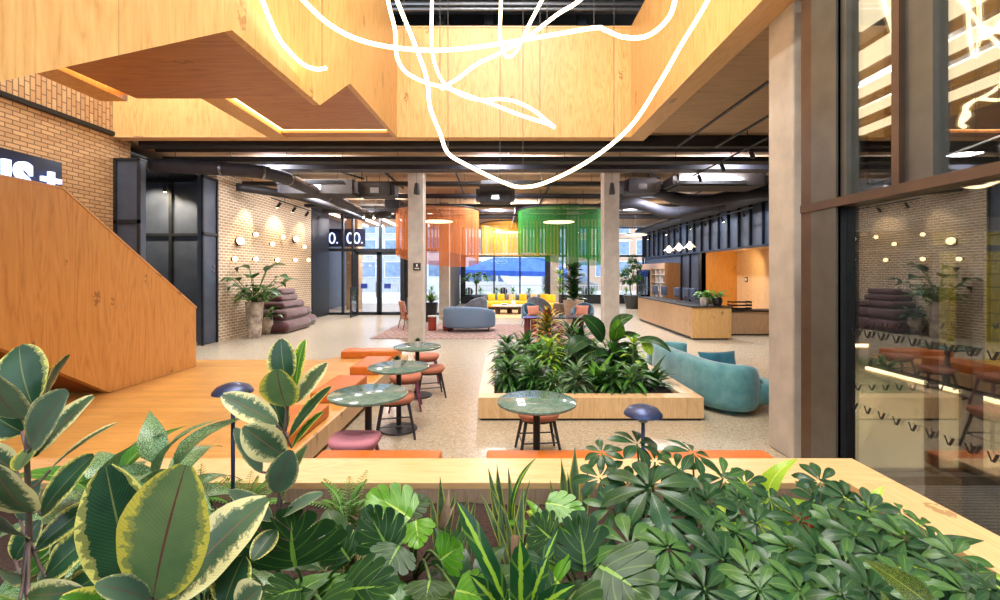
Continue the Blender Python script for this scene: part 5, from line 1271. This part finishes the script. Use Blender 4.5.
# schefflera
def whorl(mb, c, r, nrm, n=8, w=.34, rs=random):
    c = V(*c); nrm = V(*nrm).normalized(); u = nrm.orthogonal().normalized(); v = nrm.cross(u); a0 = rs.uniform(0,6)
    for k in range(n):
        a = a0 + 2*PI*k/n + rs.uniform(-.12,.12); d = u*math.cos(a)+v*math.sin(a); L = r*rs.uniform(.82,1.08)
        b = c + d*r*.10 - nrm*.0; t = c + d*L - nrm*(L*rs.uniform(.1,.42))
        mb.leaf(b, t, r*w*rs.uniform(.9,1.1), up=nrm, bow=.08, fold=.18, shape='obov', nl=7, na=4)
def schefflera(label, x, y, whs, seed=1):
    rs = random.Random(seed); g = {'schef': MB(), 'schef_b': MB()}; st = MB(); base = V(x,y,SOIL)
    for (px, py, rp, d) in whs:
        c = W(px,py,d); nrm = V(rs.uniform(-.35,.35), rs.uniform(-.9,-.25), 1)
        whorl(g[rs.choice(('schef','schef','schef_b'))], c, rp*d/450*1.12, nrm, rs.choice((7,8,8,9)), rs=rs)
        st.tube(ease([base+V(rs.uniform(-.03,.03),rs.uniform(-.03,.03),0), (base+c)*.5+V(0,.02,.05), c], 4), .0045, 6)
    return plant('schefflera', label, 'plant', tuple(base), [('foliage', m, L_[k]) for k, m in g.items()]+[('stem', st, stemm)])
schefflera('schefflera in the centre right with broad umbrella leaves around the right mushroom lamp',G(650,2.0),2.0,
 [(650,488,46,1.85),(629,545,40,1.65),(665,518,36,1.75),(637,444,28,2.1),(602,453,20,2.2),(627,487,26,1.95),(600,478,26,2.1),(612,508,24,2.0),(655,462,24,2.1),(668,548,34,1.6),(680,580,36,1.5),(640,590,34,1.45)],1)
schefflera('schefflera right of the mushroom lamp, leaves overlapping the planter rim',G(700,2.05),2.05,
 [(693,453,28,2.15),(707,500,28,1.95),(676,470,24,2.1),(723,478,26,2.1),(713,523,30,1.8),(723,560,32,1.6),(700,540,28,1.7),(690,490,28,1.95),(740,500,26,2.0),(735,532,28,1.8),(705,590,34,1.45),(750,575,32,1.5)],2)
schefflera('schefflera further right below the concrete column',G(780,2.0),2.0,
 [(757,523,28,1.9),(773,573,30,1.6),(745,484,22,2.15),(800,520,28,1.9),(790,548,28,1.75),(815,500,24,2.1),(770,500,20,2.1),(835,525,28,1.9),(820,560,30,1.65),(760,590,30,1.45),(800,590,32,1.45)],3)
schefflera('schefflera along the right rim of the planter',G(860,1.95),1.95,
 [(820,482,24,2.2),(846,498,26,2.1),(868,510,26,2.05),(856,535,30,1.8),(885,525,26,1.95),(845,565,30,1.6),(880,555,30,1.7),(905,540,26,1.85),(870,590,34,1.45),(905,580,32,1.5),(840,595,28,1.4)],4)
schefflera('schefflera nearest the right corner of the picture',G(940,1.75),1.75,
 [(918,525,22,1.95),(932,545,26,1.8),(955,556,26,1.7),(975,572,26,1.6),(940,575,30,1.6),(965,592,30,1.5),(925,600,30,1.4),(990,590,22,1.5),(900,512,20,2.05)],5)
# lime accents
clump('lime_philodendron','lime green philodendron glowing between the scheffleras under the column base',G(772,2.15),2.25,SOIL,['lime'],22,.2,.11,(.3,1.3),'heart',.22,.2,.08,.3,seed=5,petiole=.1)
clump('lime_philodendron','lime green young leaves poking above the rim corner at right',G(862,2.45),2.42,SOIL,['lime'],12,.16,.08,(.4,1.4),'heart',.05,.2,.08,.3,seed=6,petiole=.1)
clump('lime_philodendron','yellow-green leaves at the bottom right corner of the planter',G(990,1.6),1.62,SOIL,['lime'],16,.24,.12,(.3,1.2),'heart',.12,.2,.08,.3,seed=7,petiole=.16)
clump('lime_philodendron','lime green leaves behind the striped dracaena, below the rim',G(545,2.35),2.35,SOIL,['lime','monst_b'],10,.17,.08,(.5,1.3),'heart',.02,.2,.08,.3,seed=8,petiole=.1)
cr = MB()
for (b, t, w, d0) in (((938,612),(860,557),24,1.25),((900,640),(880,590),22,1.2),((960,630),(985,600),22,1.25)): cr.leaf(W(b[0],b[1],d0),W(t[0],t[1],d0+.05),w*d0/450*1.2,up=(.1,-1,.8),bow=.06,fold=.15,shape='lance',nl=12,na=4)
plant('spotted_croton','dark croton leaf with yellow flecks at the bottom right','plant',(G(940,1.25),1.25,SOIL),[('foliage',cr,L_['crot_g']),('stem',MB().tube([(G(940,1.25),1.25,SOIL),(G(940,1.25),1.25,.93)],.01,7),stembr)])
# spotted aglaonemas at the left
clump('spotted_aglaonema','silver-spotted aglaonema left of the mushroom lamp, long leaf pointing right',G(160,1.95),1.95,SOIL,['aglao'],26,.32,.13,(.25,1.35),'lance',.46,.25,.10,.35,seed=12,petiole=.12)
clump('spotted_aglaonema','silver-spotted aglaonema at the far left behind the rubber plant',G(105,2.05),2.05,SOIL,['aglao','green'],24,.32,.13,(.25,1.35),'lance',.38,.25,.10,.35,seed=13,petiole=.12)
clump('spotted_aglaonema','lower spotted aglaonema between the closest rubber plant and the mushroom lamp stem',G(205,1.75),1.75,SOIL,['aglao'],20,.28,.10,(.2,1.1),'lance',.12,.25,.10,.35,seed=14,petiole=.1)
clump('spotted_aglaonema','spotted aglaonema among dark leaves at bottom left edge',G(85,1.6),1.62,SOIL,['aglao','deep'],24,.3,.10,(.2,1.2),'lance',.2,.25,.10,.35,seed=15,petiole=.12)
# ferns
def fern(label, x, y, n=16, ln=.32, seed=1, z=SOIL):
    rs = random.Random(seed); mb = MB(); st = MB(); base = V(x,y,z)
    for k in range(n):
        a = 2.4*k+rs.uniform(-.3,.3); e = rs.uniform(.6,1.35); L = ln*rs.uniform(.7,1.1)
        d = V(math.cos(a)*math.cos(e),math.sin(a)*math.cos(e),math.sin(e)); end = base+d*L+V(d.x*.06,d.y*.06,-.05)
        pts = ease([base, base+d*L*.5+V(0,0,.03), end], 9); st.tube(pts, .0016, 4)
        for i in range(2, len(pts)-1):
            tg = (pts[i+1]-pts[i-1]).normalized(); sd = tg.cross(V(0,0,1)).normalized(); s = .045*math.sin(PI*(i/len(pts))**.7)
            for q in (-1,1): mb.leaf(pts[i], pts[i]+sd*(q*s)+tg*s*.4, .011, up=(0,0,1), bow=.02, fold=.1, shape='ellip', nl=2, na=2)
    return plant('fern', label, 'plant', (x,y,z), [('foliage', mb, L_['fern']),('stem', st, stemm)])
fern('feathery fern just right of the left mushroom lamp stem, against the rim',G(245,2.5),2.5,18,.36,1)
fern('feathery fern left of the mushroom lamp against the pale rim',G(200,2.5),2.5,18,.36,2)
fern('feathery fern before the inner panel, right of the tall rubber plant',G(348,2.45),2.45,18,.34,3)
fern('small fern at the right under the scheffleras',G(840,2.3),2.35,14,.25,4)
clump('tricolour_calathea','pink and cream striped calathea on the dark soil right of the tall rubber plant',G(352,2.1),2.15,SOIL,['tri','rub_cream'],14,.22,.055,(.3,1.35),'lance',.0,.3,.08,.25,seed=21)
clump('tricolour_calathea','small pale pink striped leaf tuft beside the bright young monstera',G(372,2.35),2.4,SOIL,['tri'],8,.18,.04,(.8,1.4),'lance',.0,.3,.05,.15,seed=22)
dl = MB().leaf(W(441,528,2.3), W(449,488,2.3), .05, up=(.3,-1,0), bow=.08, fold=.6, shape='lance').leaf(W(443,528,2.3), W(456,502,2.3), .03, up=(-.4,-1,0), bow=.08, fold=.5, shape='lance')
tag(dl.build('dried_leaf', pm('dry_tan_leaf', srgb(206,176,144), srgb(170,136,106), 20, .8), smooth=True), 'dry tan curled leaf standing in the soil beside the small snake plant', 'leaf')
# fillers, low dark foliage over the soil
fills = [(250,1.5),(310,1.35),(360,1.3),(420,1.45),(470,1.7),(480,1.35),(560,1.5),(600,1.3),(640,1.75),(690,1.6),(720,1.35),(750,1.8),(790,1.5),(830,1.75),(870,1.6),(900,1.4),(950,1.5),(985,1.35),(120,1.25),(60,1.05),(200,1.2),(345,1.9),(15,1.6),(900,1.85)]
words = ['below the broad slit monstera leaf','at the bottom edge, left of centre','at the bottom edge below the calathea','below the bright young monstera','behind the striped dracaena, left','left of the striped dracaena at the bottom edge','right of the striped dracaena','at the bottom edge under the big monstera','under the right mushroom lamp','under the second schefflera','at the bottom edge right of centre','between second and third schefflera','under the third schefflera','inside the right schefflera group','beneath the rim-side schefflera','at the bottom edge near the flecked croton','near the right corner','in the right bottom corner','beneath the big yellow-margined leaves','in the bottom left corner','right of the closest rubber plant','between calathea and slit monstera','at the left edge behind the cream leaves','beside the right rim']
for i, ((px, d), wd) in enumerate(zip(fills, words)):
    clump('leafy_undergrowth_plant','low dark leafy plant '+wd,G(px,d),d,SOIL,[['deep','green'],['deep'],['deep','monst']][i%3],16,.25,.13,(.15,1.25),('ovate','lance','heart')[i%3],.12,.2,.08,.4,seed=40+i,petiole=.12)
clump('burgundy_leaf_plant','dark red-leaved plant glimpsed between the scheffleras near the right rim',G(815,2.2),2.25,SOIL,['crot_r'],16,.2,.04,(.3,1.3),'lance',.1,.2,.08,.3,seed=80)
# ---- centre planter
ZP = .24
def cc(i): return [(x, y) for x, y in i]
mid = [
 ('leafy_shrub','dark fine-leaved plant in the far left corner of the centre planter',.12,8.2,['deep','green'],60,.26,.05,(.1,1.4),'lance',.18),
 ('leafy_shrub','dark bushy plant on the left side of the centre planter',.15,7.3,['deep','green'],60,.26,.055,(.1,1.4),'lance',.16),
 ('leafy_shrub','bushy green plant at the near left corner of the centre planter',.12,6.45,['deep','green'],60,.24,.05,(.1,1.4),'lance',.12),
 ('leafy_shrub','bushy green plant left of centre along the front of the centre planter',.5,6.3,['green','deep'],60,.24,.055,(.1,1.4),'lance',.12),
 ('leafy_shrub','mid green plant behind the front row, below the croton',.62,7.2,['green','monst_b'],60,.28,.08,(.1,1.4),'ovate',.18),
 ('lime_leaf_plant','bright lime green leafy plant in the middle of the centre planter',.75,6.9,['monst_b','lime'],40,.16,.07,(.1,1.4),'heart',.3),
 ('silver_shrub','small grey-green variegated plant at the front of the centre planter, behind the lone table',.72,6.15,['aglao','green'],50,.18,.03,(.1,1.4),'lance',.08),
 ('strap_leaf_plant','broad strap-leaved green plant at the front middle of the centre planter',1.38,6.3,['green','monst_b'],22,.46,.10,(.7,1.45),'lance',.0),
 ('leafy_shrub','dark plant behind the strap-leaved plant in the centre planter',1.3,7.3,['deep','green'],60,.3,.07,(.1,1.4),'lance',.3),
 ('aglaonema','green aglaonema spilling over the front of the centre planter',1.83,6.2,['green','aglao'],40,.24,.07,(-.2,1.3),'lance',.12),
 ('strap_leaf_plant','strap-leaved plant at the right front corner of the centre planter',2.2,6.5,['green','deep'],20,.44,.08,(.4,1.4),'lance',.0),
 ('leafy_shrub','dark plant at the right side of the centre planter beside the teal sofa',2.1,7.4,['deep','green'],55,.26,.06,(.1,1.4),'lance',.14),
 ('leafy_shrub','narrow-leaved green plant behind the big-leaved plant',1.3,8.2,['green','deep'],50,.36,.05,(.3,1.4),'lance',.3),
 ('leafy_shrub','dense plant in the middle right of the centre planter',1.75,6.9,['deep','green'],55,.26,.065,(.1,1.4),'lance',.22),
 ('leafy_shrub','low plant between the croton and the left corner',.45,7.9,['deep','green'],50,.26,.06,(.1,1.4),'lance',.22),
 ('lime_leaf_plant','yellow-green leaved plant near the right end of the centre planter',1.98,6.7,['lime','monst_b'],18,.16,.06,(.1,1.4),'ovate',.34)]
for i, (nm, lb, x, y, ks, n, ln, w_, el, sh, h) in enumerate(mid):
    if nm != 'strap_leaf_plant': n = int(n*1.5); w_ *= 1.25; ln *= 1.2; h *= 1.7
    else: ln *= 1.1; w_ *= 1.3; n = int(n*1.4)
    clump(nm, lb, x, y, ZP-.005, ks, n, ln, w_, el, sh, h, seed=100+i, petiole=(.08 if h else 0), nl=5, na=2)
clump('croton','croton bush with yellow and red leaves at the back of the centre planter',.86,8.1,ZP-.005,['crot_y','crot_y','crot_r','crot_g'],260,.20,.065,(-.3,1.5),'lance',.70,seed=130,petiole=.2,nl=5,na=2,droop=.2)
for i, (x, y, ln, lb, ks) in enumerate(((.3,6.8,.3,'bushy plant between the two left corner plants of the centre planter',['green','deep']),(1.05,6.2,.24,'small dark-leaved plant along the front edge, left of the strap-leaved plant',['deep','aglao']),(1.0,7.5,.34,'tall green plant just right of the croton stem',['green','deep']),(1.6,7.9,.4,'tall narrow-leaved plant at the back right of the centre planter',['green','monst_b']),(.35,8.35,.3,'spiky dark plant at the back left corner of the centre planter',['deep']),(1.55,6.15,.22,'low plant at the front edge right of the strap-leaved plant',['deep','green']))):
    clump('leafy_shrub', lb, x, y, ZP-.005, ks, 80, ln, .06, (-.1,1.4), 'lance', .2, seed=150+i, petiole=.1, nl=5, na=2)
bl = {}; bs_ = MB(); bb = V(G(612,7.0),7.0,ZP)
for (b, m_, t, w_, key, up) in (((603,341),None,(583,316),15,'deep',(.3,-1,.4)),((610,334),None,(633,316),15,'monst',(0,-.6,1)),((614,341),None,(618,319),13,'monst_b',(0,-1,.2)),((590,339),None,(569,353),17,'schef',(0,-.5,1)),((636,340),None,(671,352),13,'monst',(0,-.4,1)),((643,341),None,(651,355),9,'lime',(0,-1,.3)),((616,345),None,(636,362),18,'monst',(0,-.8,.8)),((612,342),None,(640,336),10,'deep',(0,-.5,1)),((610,352),None,(596,362),15,'schef',(0,-1,.6)),((622,350),None,(622,374),14,'deep',(0,-1,.4)),((600,350),None,(577,362),14,'monst',(0,-.7,.8)),((625,358),None,(648,372),13,'deep',(0,-.8,.8)),((606,360),None,(602,383),14,'monst',(0,-1,.5)),((620,365),None,(612,392),12,'deep',(0,-1,.4)),((606,356),None,(626,352),12,'schef',(0,-.7,1))):
    p = W(b[0],b[1],7.0); q = W(t[0],t[1],6.85)
    bl.setdefault(key, MB()).leaf(p,q,w_*7/450*1.2,up=up,bow=.16,fold=.15,shape='ellip',nl=9,na=4)
    bs_.tube(ease([bb,(bb+p)*.5+V(0,0,.12),p],4),.012,6)
plant('bird_of_paradise_plant','tallest plant in the centre planter, big paddle leaves, one arching toward the teal sofa','plant',tuple(bb),[('foliage',m,L_[k]) for k, m in bl.items()]+[('leaf_stalk',bs_,stemm)])
# ---- potted plants around the hall
def pot(name, label, x, y, prof, mat, z=0.0, n=28):
    t = thing(name, label, 'potted plant', (x,y,z))
    MB().lathe(prof, n).build('pot', mat, t, smooth=40)
    r = prof[-1][0] if prof[-1][0] > .01 else prof[-2][0]; hz = prof[-1][1]
    MB().lathe([(.001,hz-.06),(r*.98,hz-.06),(r*.98,hz-.065),(.001,hz-.07)], n).build('soil', M['soil'], t)
    return t
stone = pm('mottled_stone_pot', srgb(206,190,172), srgb(96,84,76), 5, .7, detail=6)
def paddles(t, x, y, z, n, ln, w, keys, petl, seed, el=(.5,1.4), shape='ovate', droop=.5, r=.007, xmin=-7.72):
    rs = random.Random(seed); g = {}; st = MB(); o = V(x,y,z)
    for k in range(n):
        a = 2.4*k+rs.uniform(-.3,.3); e = el[0]+(el[1]-el[0])*rs.random(); d = V(math.cos(a)*math.cos(e),math.sin(a)*math.cos(e),math.sin(e))
        p = o+d*petl*rs.uniform(.5,1.1); st.tube(ease([o,(o+p)*.5+V(0,0,.05),p],4),r,5)
        h = V(d.x,d.y,0).normalized(); q = p+(h*.85+V(0,0,rs.uniform(-.15,.6)))*ln*rs.uniform(.8,1.1)
        g.setdefault(rs.choice(keys),MB()).leaf(p,q,w*rs.uniform(.85,1.1),up=(0,-.2,1),bow=.12,fold=.25,shape=shape,tipdrop=droop*.5,nl=7,na=4)
    for k, m in g.items():
        m.v = [(max(v[0],xmin),v[1],v[2]) for v in m.v]
        m.v = [tuple(V(*v)-V(*t.location)) for v in m.v]; m.build('foliage', L_[k], t, smooth=True)
    st.v = [tuple(V(max(v[0],xmin),v[1],v[2])-V(*t.location)) for v in st.v]; st.build('leaf_stalk', stemm, t, smooth=True)
x_, y_ = -7.2, 13.2
t = pot('stone_pot_plant','big-leaved plant in a tall mottled stone pot before the pale brick wall',x_,y_,[(.001,0),(.17,0),(.25,1.05),(.22,1.05)],stone)
paddles(t,x_,y_,1.0,14,.58,.42,['deep','monst'],1.0,5,(.6,1.45),r=.012); paddles(t,x_,y_,1.0,40,.36,.20,['green','monst'],.5,6,(.1,1.4))
t = pot('round_pot_plant','leafy plant in a smaller rounded stone pot beside the tall stone pot',-7.28,14.0,[(.001,0),(.10,0),(.21,.3),(.19,.52),(.17,.52)],stone)
paddles(t,-7.28,14.0,.45,26,.3,.12,['green','deep'],.4,7,(.2,1.4))
x_, y_ = G(431,17.6), 17.6
t = pot('black_pot_plant','snake-leaved plant in a tall black pot right of the left column',x_,y_,[(.001,0),(.2,0),(.27,.75),(.24,.75)],M['black'])
clump('x','',x_,y_,.7,['green','crot_g'],30,.5,.10,(.5,1.5),'lance',.0,seed=200,parent=t,droop=.2)
x_, y_ = G(476,25.5), 25.5
t = pot('window_palm','tall broad-leaved plant in a dark pot by the window left of the yellow sofa',x_,y_,[(.001,0),(.25,0),(.33,.6),(.3,.6)],M['black'])
MB().tube([(0,0,.5),(.05,0,1.5)],.04,8).build('trunk', stembr, t); paddles(t,x_,y_,1.3,26,.75,.26,['green','monst'],.7,9,(.1,1.4))
x_, y_ = G(573.5,17.2), 17.2
t = pot('tan_pot_plant','dark upright rubber plant in a big tan stone pot before a column',x_,y_,[(.001,0),(.26,0),(.40,.85),(.36,.85)],pm('tan_stone_pot', srgb(186,160,136), srgb(158,132,110), 6, .8))
MB().tube([(0,0,.7),(.0,0,2.0)],.02,8).build('trunk', stembr, t)
for k in range(5): clump('x','',x_,y_,.85+.27*k,['deep','schef','deep'],16,.5,.24,(.2,1.2),'obov',.0,seed=210+k,parent=t,droop=.15)
x_, y_ = G(560,20), 20
t = pot('feather_palm','light feathery palm in a round pot left of the tan pot',x_,y_,[(.001,0),(.2,0),(.33,.3),(.28,.55),(.25,.55)],pm('brown_pot', srgb(110,90,72), srgb(88,70,56)))
MB().tube([(0,0,.5),(.0,0,1.6)],.02,8).build('trunk', stembr, t)
for k in range(3): clump('x','',x_,y_,1.0+.4*k,['green','monst_b','lime'],18,.6,.06,(.1,1.3),'lance',.0,seed=220+k,parent=t,droop=.3)
x_, y_ = G(632,24), 24
t = pot('grey_pot_tree','slender leafy tree in a large grey pot by the window right of the right column',x_,y_,[(.001,0),(.3,0),(.45,.7),(.4,.7)],M['darkgrey'])
MB().tube(ease([(0,0,.6),(-.1,0,1.2),(.1,0,2.0)],4),.035,8).build('trunk', stembr, t)
for k, (dx, dz) in enumerate(((-.35,1.5),(.3,1.7),(-.2,2.1),(.25,2.3),(0,2.6),(-.4,1.9),(.05,1.5))): clump('x','',x_+dx,y_,dz,['green','deep','schef'],36,.24,.12,(-.6,1.4),'ovate',.0,seed=230+k,parent=t,petiole=.14)
x_ = 6.05
for i, (xx, pm_, rr, lb) in enumerate(((5.95,M['potwhite'],.13,'small leafy plant in a white round pot at the near end of the reception desk'),(6.32,M['darkgrey'],.15,'leafy plant in a dark grey pot at the near end of the reception desk'))):
    t = pot('desk_plant', lb, xx, 13.1, [(.001,0),(rr*.7,0),(rr,.12),(rr*.9,.24),(rr*.8,.24)], pm_, .95)
    paddles(t,xx,13.1,1.15,28,.2,.1,['green','monst_b'],.2,240+i,(.1,1.4),r=.004)
clump('vase_sprig','little lime sprig in the cream vase on the low coffee table',.62,20.85,.64,['lime'],12,.2,.05,(.5,1.4),'lance',.0,seed=250)
# ---- outside planting
for i in range(16):
    xx = -6+i*1.15
    clump('street_shrub','leafy green shrub in the street bed outside, number %d from the left' % (i+1) if False else ['leafy green shrub outside, behind the yellow sofa window','pale green shrub outside the far windows'][i%2], xx, 31.5+(i%3)*.4, -.05, ['green','monst_b','schef'],70,.3,.10,(-.2,1.5),'ovate',.55,seed=300+i,petiole=.22,nl=3,na=2,group='street shrubs')
# ================================================================= CAMERA, WORLD, LIGHTS
cam = bpy.data.cameras.new('camera'); co = bpy.data.objects.new('camera', cam); COL.objects.link(co)
cam.sensor_width = 36; cam.lens = 36*F/1000; cam.shift_y = -.027; cam.clip_start = .05; cam.clip_end = 400
co.location = (0,0,EYE); co.rotation_euler = (PI/2,0,0); SC.camera = co
w = bpy.data.worlds.new('sky'); SC.world = w; w.use_nodes = True
bg = w.node_tree.nodes['Background']; bg.inputs[0].default_value = (.80,.90,1,1); bg.inputs[1].default_value = 4.0
def area(x, y, z, sx, sy, e, col=(1,.95,.88), rot=(0,0,0), name='added_fill_light'):  # default lights are unseen fills added to brighten hall and void
    l = bpy.data.lights.new(name, 'AREA'); l.shape = 'RECTANGLE'; l.size = sx; l.size_y = sy; l.energy = e; l.color = col
    o = bpy.data.objects.new(name, l); COL.objects.link(o); o.location = (x,y,z); o.rotation_euler = rot; return o
def spot(x, y, z, e, tx, ty, tz, ang=70, col=(1,.80,.55), r=.04, blend=.6):
    l = bpy.data.lights.new('spotlight', 'SPOT'); l.energy = e; l.color = col; l.spot_size = math.radians(ang); l.spot_blend = blend; l.shadow_soft_size = r
    o = bpy.data.objects.new('spotlight', l); COL.objects.link(o); o.location = (x,y,z)
    o.rotation_euler = (V(tx,ty,tz)-V(x,y,z)).to_track_quat('-Z','Y').to_euler(); return o
# void: unseen fill lights added under the upper ceiling
for x in (-.9, .9):
    for y in (1.0, 4.5): area(x, y, 9.2, .8, 2.4, 270)
# fill lights added under the slab to brighten the hall
for x in (-5.6, -.2, 5.6):
    for y in (11.2, 15.2, 19.4, 24): area(x, y, ZC-.03, .5, 1.4, 330, (.95,.95,1))
area(-6.2, 6.5, 8.9, 1.5, 3, 520)  # fill added to brighten the platform and lower stair
area(-3.0, 7.2, 4.5, .3, .8, 40)
for y in (2.5, 6.0): area(4.8, y, 4.75, .3, 1.2, 260)  # fill added over the dark lobby behind the glass
for (x, y) in ((-5,11.9),(.4,11.9),(5.6,11.9),(-4.6,17.0),(.4,18.6),(5.6,17.5)): area(x, y, 4.32, 1.7, .08, 230, rot=(PI,0,0), name='added_uplight')  # upward lights added to brighten the ceiling
spot(-7.0,14.2,4.3,160,-7.8,13.7,3.2,50); spot(-7.0,18.2,4.3,160,-7.8,17.4,3.2,50)
spot(-7.2,15.6,4.2,160,-7.8,15.6,2.0,100)
spot(-9.4,11.6,4.3,260,-9.5,12.4,3.2,100); spot(-8.6,11.7,4.2,260,-8.9,12.4,2.8,90)  # second alcove spot is added to brighten its panels
for y in (14.5,18,22): spot(8.0,y,3.9,60,9,y,3.4,110,(.7,.8,1))
spot(9.6,17.5,2.75,150,9.7,19.9,1.4,120,(1,.75,.4)); spot(9.6,15.5,2.75,110,10.6,16.5,1.4,110,(1,.85,.6))
# daylight through windows: world sky also fills from the opening left behind camera
SC.view_settings.view_transform = 'Standard'; SC.view_settings.look = 'None'
SC.view_settings.gamma = 1; SC.view_settings.use_curve_mapping = False; SC.view_settings.exposure = .14
SC.cycles.use_denoising = True; SC.cycles.max_bounces = 8; SC.cycles.transparent_max_bounces = 24
SC.cycles.diffuse_bounces = 4; SC.cycles.caustics_reflective = False; SC.cycles.caustics_refractive = False
SC.cycles.sample_clamp_indirect = 6
